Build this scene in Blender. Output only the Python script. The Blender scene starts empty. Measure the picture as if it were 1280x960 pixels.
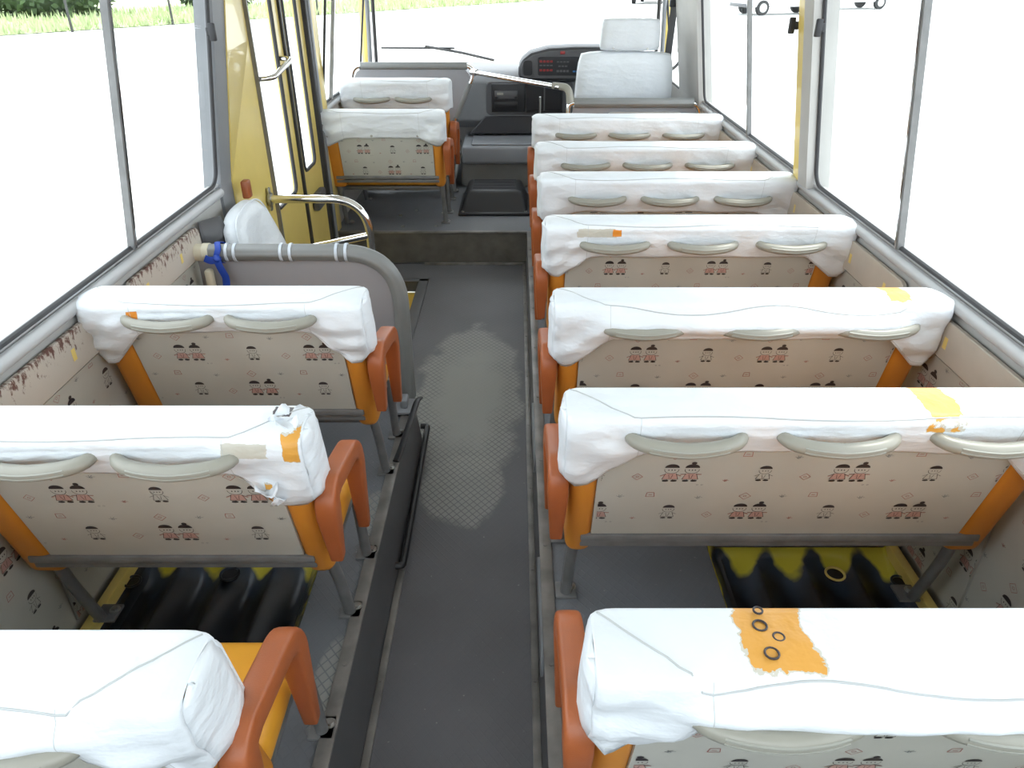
import bpy, bmesh, math, random
from mathutils import Vector, Matrix, noise
PI = math.pi
random.seed(7)
scn = bpy.context.scene
COL = scn.collection
# ---------------------------------------------------------------- camera, world, sun, exposure
F = 925.0
TH = math.atan(530 / F)
cam = bpy.data.cameras.new('camera'); camo = bpy.data.objects.new('camera', cam); COL.objects.link(camo)
camo.location = (0, 0, 1.45)
camo.rotation_euler = (PI / 2 - TH, 0, 0)
cam.sensor_width = 36; cam.lens = 36 * F / 1280
cam.shift_x = -5 / 1280
cam.clip_start = .02; cam.clip_end = 400
scn.camera = camo
scn.view_settings.view_transform = 'Standard'
scn.view_settings.look = 'None'
scn.view_settings.gamma = 1
scn.view_settings.use_curve_mapping = False
scn.view_settings.exposure = -0.5
world = bpy.data.worlds.new('overcast_sky'); scn.world = world
world.use_nodes = True
wb = world.node_tree.nodes['Background']
wb.inputs[0].default_value = (0.87, 0.945, 1.0, 1)
wb.inputs[1].default_value = 6.0
sun = bpy.data.lights.new('sun', 'SUN'); sun.energy = 4.0; sun.angle = math.radians(4); sun.color = (1, .96, .88)
suno = bpy.data.objects.new('sun', sun); COL.objects.link(suno)
suno.rotation_euler = (math.radians(-12), math.radians(24), 0)

# ---------------------------------------------------------------- materials
def nd(nt, t, **kw):
    n = nt.nodes.new(t)
    for k, v in kw.items(): setattr(n, k, v)
    return n
def mixc(nt, fac, a, b):
    m = nd(nt, 'ShaderNodeMix', data_type='RGBA')
    L = nt.links
    if hasattr(fac, 'is_linked'): L.new(fac, m.inputs[0])
    else: m.inputs[0].default_value = fac
    for i, c in ((6, a), (7, b)):
        if hasattr(c, 'is_linked'): L.new(c, m.inputs[i])
        else: m.inputs[i].default_value = (*c, 1)
    return m.outputs[2]
def math_(nt, op, a, b=None):
    m = nd(nt, 'ShaderNodeMath', operation=op)
    for i, c in enumerate((a, b)):
        if c is None: continue
        if hasattr(c, 'is_linked'): nt.links.new(c, m.inputs[i])
        else: m.inputs[i].default_value = c
    return m.outputs[0]
def ramp(nt, fac, p0, p1):
    r = nd(nt, 'ShaderNodeMapRange'); nt.links.new(fac, r.inputs[0])
    r.inputs[1].default_value = p0; r.inputs[2].default_value = p1
    return r.outputs[0]
def noise_(nt, scale, detail=4, vec=None, rough=.5):
    n = nd(nt, 'ShaderNodeTexNoise'); n.inputs['Scale'].default_value = scale; n.inputs['Detail'].default_value = detail
    n.inputs['Roughness'].default_value = rough
    nt.links.new(vec if vec is not None else nd(nt, 'ShaderNodeTexCoord').outputs['Object'], n.inputs['Vector'])
    return n.outputs['Fac']
def bump(nt, h, strength, dist, bsdf):
    b = nd(nt, 'ShaderNodeBump'); b.inputs['Strength'].default_value = strength; b.inputs['Distance'].default_value = dist
    nt.links.new(h, b.inputs['Height']); nt.links.new(b.outputs[0], bsdf.inputs['Normal'])
def mat(name, col, rough=.5, metal=0, var=.12, vscale=6, bscale=0, bstr=.2, bdist=.001, spec=.5, coat=0):
    m = bpy.data.materials.new(name); m.use_nodes = True; nt = m.node_tree; b = nt.nodes['Principled BSDF']
    n = noise_(nt, vscale)
    c2 = tuple(c * (1 - var * 2) for c in col)
    c = mixc(nt, ramp(nt, n, .35, .75), col, c2)
    nt.links.new(c, b.inputs['Base Color'])
    b.inputs['Roughness'].default_value = rough; b.inputs['Metallic'].default_value = metal
    b.inputs['Specular IOR Level'].default_value = spec
    b.inputs['Coat Weight'].default_value = coat
    if bscale: bump(nt, noise_(nt, bscale, 2), bstr, bdist, b)
    m['c'] = 1
    return m
def base_link(m):
    b = m.node_tree.nodes['Principled BSDF']
    return b, b.inputs['Base Color'].links[0].from_socket
M = {}
M['orange'] = mat('orange_vinyl', (.64, .245, .028), .45, var=.08, bscale=420, bstr=.25)
M['yellow_vinyl'] = mat('yellow_vinyl', (.78, .36, .03), .45, var=.05, bscale=420, bstr=.25)
M['arm'] = mat('brown_armrest_plastic', (.37, .10, .03), .38, var=.1, vscale=9, bscale=600, bstr=.25)
M['frame'] = mat('grey_seat_steel', (.20, .20, .20), .38, .15, var=.15, vscale=20)
M['handle'] = mat('grey_beige_plastic', (.30, .29, .245), .35, var=.04)
M['handle_rib'] = mat('ribbed_grip_plastic', (.31, .31, .27), .4, var=.04)
M['panel'] = mat('beige_printed_board', (.50, .495, .445), .42, var=.07, vscale=5)
M['ink'] = mat('dark_print', (.035, .028, .03), .5, var=0)
M['pink'] = mat('pink_print', (.47, .29, .25), .5, var=0)
M['red'] = mat('red_print', (.33, .09, .075), .5, var=0)
M['grayprint'] = mat('grey_print', (.16, .17, .18), .5, var=0)
M['trimpanel'] = mat('beige_trim_vinyl', (.50, .45, .385), .5, var=.08, vscale=9, bscale=500)
M['rubber'] = mat('grey_rubber', (.25, .26, .275), .45, var=.08)
M['seal'] = mat('black_rubber_seal', (.03, .03, .033), .5, var=.05)
M['dgrey'] = mat('dark_grey_plastic', (.10, .10, .105), .5, var=.08)
M['black'] = mat('black_plastic', (.014, .014, .017), .42, var=.05)
M['screen'] = mat('black_gloss', (.008, .008, .011), .4, var=0)
M['sill'] = mat('grey_sill_rubber', (.48, .49, .50), .4, var=.06)
M['chrome'] = mat('chrome_tube', (.82, .81, .79), .1, 1, var=.02)
M['steel'] = mat('bolt_steel', (.5, .5, .48), .3, .9, var=.1)
M['yellow'] = mat('yellow_body_paint', (.80, .62, .18), .3, var=.05, coat=.3)
M['partition'] = mat('grey_partition_board', (.30, .30, .315), .45, var=.05, bscale=300, bstr=.1)
M['tubegrey'] = mat('grey_tube_sleeve', (.21, .215, .21), .35, var=.05)
M['ring'] = mat('pale_blue_ring', (.55, .6, .66), .3, var=.02)
M['cream'] = mat('cream_plastic', (.68, .64, .50), .35, var=.03)
M['blue'] = mat('blue_ribbon_cloth', (.01, .06, .42), .5, var=.1)
M['headliner'] = mat('white_headliner', (.8, .8, .78), .8, var=.03)
M['walls'] = mat('grey_wall_trim', (.45, .44, .42), .5, var=.06)
M['dash'] = mat('grey_dashboard', (.20, .205, .215), .5, var=.05, bscale=500, bstr=.15)
M['dashdark'] = mat('charcoal_dashboard', (.045, .045, .05), .5, var=.05)
M['redlamp'] = mat('red_marking', (.30, .02, .02), .4, var=0)
M['bluelamp'] = mat('blue_marking', (.05, .2, .5), .4, var=0)
M['whitepaint'] = mat('white_paint', (.8, .8, .8), .3, var=.02, coat=.3)
M['enginecover'] = mat('grey_engine_lid', (.30, .315, .34), .45, var=.05, bscale=300, bstr=.1)
M['enginecloth'] = mat('grey_vinyl_skirt', (.22, .22, .21), .55, var=.1, bscale=200)
M['peel'] = mat('peeled_backing', (.55, .53, .46), .7, var=.05)

def cover_mat(name, tears=()):
    """white vinyl; tears: (cx,cy,cz,hx,hy,hz,color) of worn holes showing what is under the cover"""
    m = bpy.data.materials.new(name); m.use_nodes = True; nt = m.node_tree; b = nt.nodes['Principled BSDF']
    tc = nd(nt, 'ShaderNodeTexCoord').outputs['Object']
    n = noise_(nt, 5, 5, tc)
    col = mixc(nt, ramp(nt, n, .45, .8), (.73, .765, .80), (.66, .69, .705))
    sp = nd(nt, 'ShaderNodeSeparateXYZ'); nt.links.new(tc, sp.inputs[0])
    nz = noise_(nt, 26, 4, tc, .6)
    for (cx, cy, cz, hx, hy, hz, c) in tears:
        d = None
        for o, ce, h in ((sp.outputs[0], cx, hx), (sp.outputs[1], cy, hy), (sp.outputs[2], cz, hz)):
            v = math_(nt, 'DIVIDE', math_(nt, 'ABSOLUTE', math_(nt, 'SUBTRACT', o, ce)), h)
            d = v if d is None else math_(nt, 'MAXIMUM', d, v)
        k = math_(nt, 'ADD', d, math_(nt, 'MULTIPLY', math_(nt, 'SUBTRACT', nz, .5), 1.1))
        rim = ramp(nt, k, 1.06, 1.05); inn = ramp(nt, k, 1.0, .99)
        col = mixc(nt, rim, col, (.55, .52, .45))
        col = mixc(nt, inn, col, c)
    nt.links.new(col, b.inputs['Base Color'])
    b.inputs['Roughness'].default_value = .42
    mp = nd(nt, 'ShaderNodeMapping'); nt.links.new(tc, mp.inputs[0]); mp.inputs['Scale'].default_value = (1, 1, 2.2); mp.inputs['Rotation'].default_value = (0, .5, 0)
    bump(nt, noise_(nt, 17, 4, mp.outputs[0]), .55, .012, b)
    return m
M['cover'] = cover_mat('white_vinyl_cover')
M['piping'] = mat('grey_white_piping', (.46, .47, .47), .5, var=.03)

def glass_mat():
    m = bpy.data.materials.new('window_glass'); m.use_nodes = True; nt = m.node_tree; nt.nodes.clear()
    o = nd(nt, 'ShaderNodeOutputMaterial'); t = nd(nt, 'ShaderNodeBsdfTransparent'); g = nd(nt, 'ShaderNodeBsdfGlossy')
    t.inputs[0].default_value = (.96, .97, .97, 1); g.inputs['Roughness'].default_value = .02
    x = nd(nt, 'ShaderNodeMixShader'); x.inputs[0].default_value = .035; nt.links.new(t.outputs[0], x.inputs[1]); nt.links.new(g.outputs[0], x.inputs[2])
    nt.links.new(x.outputs[0], o.inputs[0]); return m
M['glass'] = glass_mat()

def lattice(nt, tc, scale):
    """raised diamond lattice height from object xy"""
    sp = nd(nt, 'ShaderNodeSeparateXYZ'); nt.links.new(tc, sp.inputs[0])
    outs = []
    for s in (1, -1):
        a = math_(nt, 'ADD', math_(nt, 'MULTIPLY', sp.outputs[0], scale * 1.0), math_(nt, 'MULTIPLY', sp.outputs[1], s * scale * .8))
        f = math_(nt, 'ABSOLUTE', math_(nt, 'SUBTRACT', math_(nt, 'FRACT', a), .5))
        outs.append(f)
    return math_(nt, 'MAXIMUM', outs[0], outs[1]), sp

def floor_mat(name, base, worn):
    m = bpy.data.materials.new(name); m.use_nodes = True; nt = m.node_tree; b = nt.nodes['Principled BSDF']
    tc = nd(nt, 'ShaderNodeTexCoord').outputs['Object']
    lat, sp = lattice(nt, tc, 42)
    line = ramp(nt, lat, .40, .46)
    col = mixc(nt, ramp(nt, noise_(nt, 3, 5, tc), .3, .7), base, tuple(c * .8 for c in base))
    nn = noise_(nt, 7, 5, tc, .6)
    for (cx, cy, hx, hy, inner) in worn:
        dx = math_(nt, 'DIVIDE', math_(nt, 'SUBTRACT', sp.outputs[0], cx), hx)
        dy = math_(nt, 'DIVIDE', math_(nt, 'SUBTRACT', sp.outputs[1], cy), hy)
        d = math_(nt, 'SQRT', math_(nt, 'ADD', math_(nt, 'MULTIPLY', dx, dx), math_(nt, 'MULTIPLY', dy, dy)))
        d = math_(nt, 'ADD', d, math_(nt, 'MULTIPLY', math_(nt, 'SUBTRACT', nn, .5), .8))
        ring = ramp(nt, d, 1.08, .92)                       # worn high spots: the cells between the grooves
        core = ramp(nt, d, inner, inner - .25)
        cells = math_(nt, 'SUBTRACT', 1, math_(nt, 'MULTIPLY', line, math_(nt, 'SUBTRACT', 1, core)))
        sparse = math_(nt, 'MULTIPLY', ring, cells)
        col = mixc(nt, math_(nt, 'MULTIPLY', sparse, .8), col, (.27, .27, .25))
    sc = noise_(nt, 90, 2, tc)
    col = mixc(nt, math_(nt, 'MULTIPLY', ramp(nt, sc, .73, .76), .5), col, (.35, .34, .32))
    nt.links.new(col, b.inputs['Base Color'])
    b.inputs['Roughness'].default_value = .5
    bump(nt, line, .35, .0012, b)
    return m
M['floor'] = floor_mat('aisle_ribbed_rubber', (.125, .125, .135), [(-.18, 2.45, .20, .58, .72), (-.17, 1.87, .13, .18, -1)])
M['platform'] = floor_mat('grey_vinyl_floor', (.17, .178, .195), [(-.375, 1.52, .035, .10, -1), (-.375, 1.0, .04, .12, -1)])
M['riser'] = mat('brown_grey_step_board', (.115, .105, .09), .6, var=.2, vscale=14, bscale=60, bstr=.3)
M['edge'] = mat('worn_edge_strip', (.24, .225, .21), .4, .2, var=.3, vscale=12)

def arch_mat():
    m = bpy.data.materials.new('oversprayed_yellow_sheet'); m.use_nodes = True; nt = m.node_tree; b = nt.nodes['Principled BSDF']
    tc = nd(nt, 'ShaderNodeTexCoord').outputs['Object']
    sp = nd(nt, 'ShaderNodeSeparateXYZ'); nt.links.new(tc, sp.inputs[0])
    # black undercoat sprayed over the middle of the sheet (object origin = centre of sheet)
    wob = math_(nt, 'MULTIPLY', math_(nt, 'SUBTRACT', noise_(nt, 11, 3, tc), .5), .22)
    dx = math_(nt, 'DIVIDE', math_(nt, 'ABSOLUTE', sp.outputs[0]), .245)
    dy = math_(nt, 'DIVIDE', math_(nt, 'ABSOLUTE', sp.outputs[1]), .488)
    streak = math_(nt, 'MULTIPLY', math_(nt, 'SINE', math_(nt, 'MULTIPLY', sp.outputs[0], 2 * PI * 4 / .472)), -.07)
    d = math_(nt, 'ADD', math_(nt, 'ADD', math_(nt, 'MAXIMUM', dx, dy), wob), streak)
    k = ramp(nt, d, .97, .93)
    c0 = mixc(nt, k, (.60, .52, .05), (.03, .045, .07))
    c1 = mixc(nt, ramp(nt, d, .92, .78), c0, (.008, .009, .012))
    nt.links.new(c1, b.inputs['Base Color']); b.inputs['Roughness'].default_value = .28
    return m
M['arch'] = arch_mat()

def rust_mat():
    m = bpy.data.materials.new('rust_spotted_trim_vinyl'); m.use_nodes = True; nt = m.node_tree; b = nt.nodes['Principled BSDF']
    tc = nd(nt, 'ShaderNodeTexCoord').outputs['Object']
    sp = nd(nt, 'ShaderNodeSeparateXYZ'); nt.links.new(tc, sp.inputs[0])
    top = ramp(nt, sp.outputs[2], .69, .76)
    mp = nd(nt, 'ShaderNodeMapping'); nt.links.new(tc, mp.inputs[0]); mp.inputs['Scale'].default_value = (1, 2.2, 1)
    s = math_(nt, 'ADD', noise_(nt, 40, 5, mp.outputs[0], .7), math_(nt, 'MULTIPLY', top, .22))
    col = mixc(nt, ramp(nt, s, .67, .76), (.52, .47, .41), (.12, .05, .035))
    nt.links.new(col, b.inputs['Base Color']); b.inputs['Roughness'].default_value = .55
    return m
M['rust'] = rust_mat()
def ground_mat():
    return mat('pale_gravel_lot', (.62, .62, .60), .9, var=.06, vscale=.6, bscale=20)
M['ground'] = ground_mat()
M['grass'] = mat('sunlit_grass', (.48, .57, .30), .8, var=.2, vscale=1.5)
M['leaf'] = mat('hedge_leaves', (.06, .11, .03), .7, var=.3, vscale=2)
M['leafl'] = mat('pale_leaves', (.2, .32, .08), .7, var=.3, vscale=2)
M['post'] = mat('dark_post_wood', (.05, .05, .045), .7, var=.2)
M['tyre'] = mat('tyre_rubber', (.02, .02, .02), .7, var=.1)
M['carglass'] = mat('tinted_car_glass', (.05, .06, .07), .1, var=0)

# ---------------------------------------------------------------- mesh helpers
class MB:
    def __init__(s): s.v = []; s.f = []; s.mi = []
    def add(s, vs, fs, mi=0):
        n = len(s.v); s.v += [tuple(v) for v in vs]; s.f += [tuple(i + n for i in f) for f in fs]; s.mi += [mi] * len(fs)
    def box(s, x0, x1, y0, y1, z0, z1, mi=0, bev=0, seg=2):
        if not bev:
            s.add([(x0, y0, z0), (x1, y0, z0), (x1, y1, z0), (x0, y1, z0), (x0, y0, z1), (x1, y0, z1), (x1, y1, z1), (x0, y1, z1)],
                  [(0, 3, 2, 1), (4, 5, 6, 7), (0, 1, 5, 4), (1, 2, 6, 5), (2, 3, 7, 6), (3, 0, 4, 7)], mi); return
        bm = bmesh.new(); bmesh.ops.create_cube(bm, size=1)
        for v in bm.verts: v.co = Vector(((x0 + x1) / 2 + v.co.x * (x1 - x0), (y0 + y1) / 2 + v.co.y * (y1 - y0), (z0 + z1) / 2 + v.co.z * (z1 - z0)))
        bmesh.ops.bevel(bm, geom=list(bm.edges), offset=bev, segments=seg, profile=.5, affect='EDGES')
        s.addbm(bm, mi)
    def addbm(s, bm, mi=0, mtx=None):
        if mtx is not None: bmesh.ops.transform(bm, matrix=mtx, verts=bm.verts)
        bm.verts.index_update()
        s.add([v.co[:] for v in bm.verts], [[v.index for v in f.verts] for f in bm.faces], mi); bm.free()
    def cyl(s, p0, p1, r0, r1=None, seg=20, mi=0, cap=True):
        s.tube([p0, p1], [r0, r0 if r1 is None else r1], seg, mi, cap)
    def tube(s, pts, r, seg=14, mi=0, cap=True, flat=None, up=None):
        pts = [Vector(p) for p in pts]; n = len(pts)
        rs = r if isinstance(r, (list, tuple)) else [r] * n
        vs = []; prev = None
        for i, p in enumerate(pts):
            t = (pts[min(i + 1, n - 1)] - pts[max(i - 1, 0)]).normalized()
            if prev is None:
                a = Vector(up) if up else (Vector((0, 0, 1)) if abs(t.z) < .9 else Vector((1, 0, 0)))
            else: a = prev
            a = (a - t * a.dot(t)).normalized(); prev = a; b = t.cross(a)
            fl = flat or 1
            for k in range(seg):
                th = 2 * PI * k / seg
                vs.append(p + a * math.cos(th) * rs[i] * fl + b * math.sin(th) * rs[i])
        fs = []
        for i in range(n - 1):
            for k in range(seg):
                fs.append((i * seg + k, i * seg + (k + 1) % seg, (i + 1) * seg + (k + 1) % seg, (i + 1) * seg + k))
        if cap: fs.append(tuple(range(seg))[::-1]); fs.append(tuple((n - 1) * seg + k for k in range(seg)))
        s.add(vs, fs, mi)
    def sweep(s, path, prof, side, mi=0, closed=False):
        """planar path; profile (a,b): a along side axis, b along in-plane normal"""
        path = [Vector(p) for p in path]; side = Vector(side).normalized(); n = len(path); m = len(prof(0)); vs = []
        for i, p in enumerate(path):
            if closed: t = (path[(i + 1) % n] - path[i - 1]).normalized()
            else: t = (path[min(i + 1, n - 1)] - path[max(i - 1, 0)]).normalized()
            nn = t.cross(side).normalized()
            for a, b in prof(i / max(1, n - 1)): vs.append(p + side * a + nn * b)
        fs = []
        for i in range(n if closed else n - 1):
            j = (i + 1) % n
            for k in range(m): fs.append((i * m + k, i * m + (k + 1) % m, j * m + (k + 1) % m, j * m + k))
        if not closed: fs.append(tuple(range(m))[::-1]); fs.append(tuple((n - 1) * m + k for k in range(m)))
        s.add(vs, fs, mi)
    def prism(s, poly, axis, a0, a1, mi=0):
        """poly of 2D points extruded along axis ('x','y','z') from a0 to a1"""
        def P(u, v, a): return {'x': (a, u, v), 'y': (u, a, v), 'z': (u, v, a)}[axis]
        n = len(poly); vs = [P(u, v, a0) for u, v in poly] + [P(u, v, a1) for u, v in poly]
        fs = [tuple(range(n))[::-1], tuple(range(n, 2 * n))] + [(i, (i + 1) % n, n + (i + 1) % n, n + i) for i in range(n)]
        s.add(vs, fs, mi)
    def obj(s, name, mats, parent=None, ang=35, bev=0, solid=0):
        me = bpy.data.meshes.new(name); me.from_pydata(s.v, [], s.f)
        mats = mats if isinstance(mats, (list, tuple)) else [mats]
        for m in mats: me.materials.append(M[m] if isinstance(m, str) else m)
        me.polygons.foreach_set('material_index', s.mi)
        bm = bmesh.new(); bm.from_mesh(me); bmesh.ops.recalc_face_normals(bm, faces=bm.faces); bm.to_mesh(me); bm.free()
        me.polygons.foreach_set('use_smooth', [True] * len(me.polygons)); me.set_sharp_from_angle(angle=math.radians(ang)); me.update()
        o = bpy.data.objects.new(name, me); COL.objects.link(o); o.parent = parent
        if bev:
            b = o.modifiers.new('bevel', 'BEVEL'); b.width = bev; b.segments = 2; b.limit_method = 'ANGLE'
        if solid:
            b = o.modifiers.new('solid', 'SOLIDIFY'); b.thickness = solid; b.offset = 0
        return o
def thing(name, label, cat, loc=(0, 0, 0), group=None):
    o = bpy.data.objects.new(name, None); COL.objects.link(o); o.location = loc; o.empty_display_size = .05
    o['label'] = label; o['category'] = cat
    if group: o['group'] = group
    return o
def tag(o, label, cat, group=None):
    o['label'] = label; o['category'] = cat
    if group: o['group'] = group
    return o
def struct(o, label=None, kind='structure'):
    o['kind'] = kind
    if label: o['label'] = label
    return o
def fillet(pts, r, n=8):
    pts = [Vector(p) for p in pts]; out = [pts[0]]
    for i in range(1, len(pts) - 1):
        p, a, b = pts[i], pts[i - 1], pts[i + 1]
        rr = r[i] if isinstance(r, (list, tuple)) else r
        u = (a - p).normalized(); v = (b - p).normalized()
        d = min(rr, (a - p).length * .49, (b - p).length * .49) if not isinstance(r, (list, tuple)) else rr
        for k in range(n + 1):
            t = k / n; q0 = p + u * d * (1 - t); q1 = p + v * d * t
            out.append(q0.lerp(q1, t))
    out.append(pts[-1]); return out
def rr2(x0, x1, y0, y1, r, n=6):
    """rounded rectangle polygon; r scalar or 4 (x0y0,x1y0,x1y1,x0y1)"""
    rs = r if isinstance(r, (tuple, list)) else [r] * 4; out = []
    for (cx, cy, a), q in zip(((x0, y0, PI), (x1, y0, 1.5 * PI), (x1, y1, 0), (x0, y1, .5 * PI)), rs):
        ox = cx + (q if cx == x0 else -q); oy = cy + (q if cy == y0 else -q)
        for k in range(n + 1):
            th = a + k / n * PI / 2; out.append((ox + q * math.cos(th), oy + q * math.sin(th)))
    return out
def sup(hw, hb, n=16, e=.45):
    out = []
    for k in range(n):
        t = 2 * PI * k / n; c, s_ = math.cos(t), math.sin(t)
        out.append((math.copysign(abs(c) ** e, c) * hw, math.copysign(abs(s_) ** e, s_) * hb))
    return out

# ---------------------------------------------------------------- printed motifs (flat ink on the boards)
class Ink:
    """collects print polygons in panel coordinates (u,v) and maps them with fn(u,v,eps)"""
    def __init__(s, mb, fn, u0, u1, v0, v1): s.mb = mb; s.fn = fn; s.b = (u0, u1, v0, v1); s.e = .0006
    def poly(s, pts, mi, e=0):
        u0, u1, v0, v1 = s.b
        us = [p[0] for p in pts]; vs = [p[1] for p in pts]
        if max(us) <= u0 or min(us) >= u1 or max(vs) <= v0 or min(vs) >= v1: return
        pts = [(min(max(u, u0), u1), min(max(v, v0), v1)) for u, v in pts]
        s.mb.add([s.fn(u, v, s.e + e) for u, v in pts], [tuple(range(len(pts)))], mi)
    def line(s, a, b, w, mi, e=0):
        dx, dy = b[0] - a[0], b[1] - a[1]; l = math.hypot(dx, dy) or 1; nx, ny = -dy / l * w / 2, dx / l * w / 2
        s.poly([(a[0] + nx, a[1] + ny), (b[0] + nx, b[1] + ny), (b[0] - nx, b[1] - ny), (a[0] - nx, a[1] - ny)], mi, e)
    def ell(s, c, rx, ry, mi, a0=0, a1=2 * PI, e=0, n=12):
        s.poly([(c[0] + rx * math.cos(a0 + (a1 - a0) * k / n), c[1] + ry * math.sin(a0 + (a1 - a0) * k / n)) for k in range(n + (a1 - a0 < 6))], mi, e)
    def arc(s, c, rx, ry, w, mi, a0=0, a1=2 * PI, n=12, e=0):
        P = [(c[0] + rx * math.cos(a0 + (a1 - a0) * k / n), c[1] + ry * math.sin(a0 + (a1 - a0) * k / n)) for k in range(n + 1)]
        for a, b in zip(P, P[1:]): s.line(a, b, w, mi, e)
    def kid(s, u, v, k=1, body=2, girl=False, wave=0):
        S = .0105 * k
        s.ell((u, v + S * 2.0), S * 1.02, S * .75, 1, -.05, PI + .05, e=.0002)       # hair
        s.arc((u, v + S * 1.55), S * 1.0, S * .85, .0009, 1, PI - .1, 2 * PI + .1)
        for q in (-.4, .05, .45): s.ell((u + q * S, v + S * 1.45), S * .1, S * .13, 1, n=6)
        s.poly([(u - S * .75, v + S * .7), (u + S * .75, v + S * .7), (u + S * 1.15, v - S * .55), (u - S * 1.15, v - S * .55)], body)
        for q in (-1, 1):
            s.line((u + q * S * .75, v + S * .7), (u + q * S * 1.15, v - S * .55), .0009, 1, .0002)
            s.line((u + q * S * .7, v + S * .5), (u + q * S * 1.5, v + S * (.1 + .9 * wave)), .0022, body, .0001)
            s.line((u + q * S * .7, v + S * .62), (u + q * S * 1.5, v + S * (.22 + .9 * wave)), .0008, 1, .0002)
            s.ell((u + q * S * .6, v - S * .9), S * .5, S * .22, 1, n=8)
            s.line((u + q * S * .4, v - S * .55), (u + q * S * .45, v - S * .9), .001, 1)
        s.line((u - S * 1.15, v - S * .55), (u + S * 1.15, v - S * .55), .0009, 1, .0002)
        s.line((u - S * .3, v + S * .5), (u - S * .1, v - S * .4), .0008, 1, .0002); s.line((u + S * .3, v + S * .5), (u + S * .1, v - S * .4), .0008, 1, .0002)
        if girl: s.ell((u + S * .1, v + S * 2.95), S * .4, S * .3, 1, n=8)
    def pair(s, u, v, k=1):
        s.kid(u - .0135 * k, v, k); s.kid(u + .0165 * k, v, k, girl=True, wave=.4)
        for q in (.03, .037): s.arc((u + q * k, v - .019 * k), .002, .0014, .0006, 4, n=6)
    def diamond(s, u, v, k=1, mi=3):
        w = .011 * k; h = .010 * k; P = [(u - w, v), (u, v + h), (u + w, v), (u, v - h), (u - w, v)]
        for a, b in zip(P, P[1:]): s.line(a, b, .0009, mi)
        s.arc((u, v), .003 * k, .0025 * k, .0008, mi, n=6)
    def square(s, u, v, k=1, mi=3):
        w = .008 * k; P = [(u - w, v - w * .7), (u + w, v - w * .7), (u + w * .8, v + w * .8), (u - w * .8, v + w * .8), (u - w, v - w * .7)]
        for a, b in zip(P, P[1:]): s.line(a, b, .0011, mi)
        s.line((u - w * .4, v), (u + w * .4, v), .0012, mi)
    def star(s, u, v, k=1, mi=4):
        for a in range(4):
            t = a * PI / 4 + .3; s.line((u + .008 * k * math.cos(t), v + .007 * k * math.sin(t)), (u + .0025 * k * math.cos(t + 1.9), v + .002 * k * math.sin(t + 1.9)), .0009, mi)
        s.arc((u, v), .0022 * k, .0018 * k, .0008, mi, n=5)
    def field(s, u0, v0, k=1, P=.30):
        U0, U1, V0, V1 = s.b; rowh = .113 * k
        r = 0
        while v0 - r * rowh > V0 - .03:
            v = v0 - r * rowh; off = (r % 2) * (-.155 * k)
            n = int((U1 - U0) / (P * k)) + 3
            for i in range(-2, n):
                u = u0 + off + i * P * k
                s.pair(u, v, 1.2 * k); s.kid(u + .15 * k, v, 1.05 * k, body=0)
                s.diamond(u + .225 * k, v + .0 * k, .9 * k); s.star(u + .085 * k, v - .012 * k, .8 * k, 3)
                vv = v + .055 * k
                s.star(u + .055 * k, vv, k); s.square(u + .11 * k, vv + .006 * k, k); s.star(u + .20 * k, vv - .004 * k, k); s.diamond(u + .285 * k, vv + .002 * k, k)
            r += 1
INKS = ['panel', 'ink', 'pink', 'red', 'grayprint']

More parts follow.
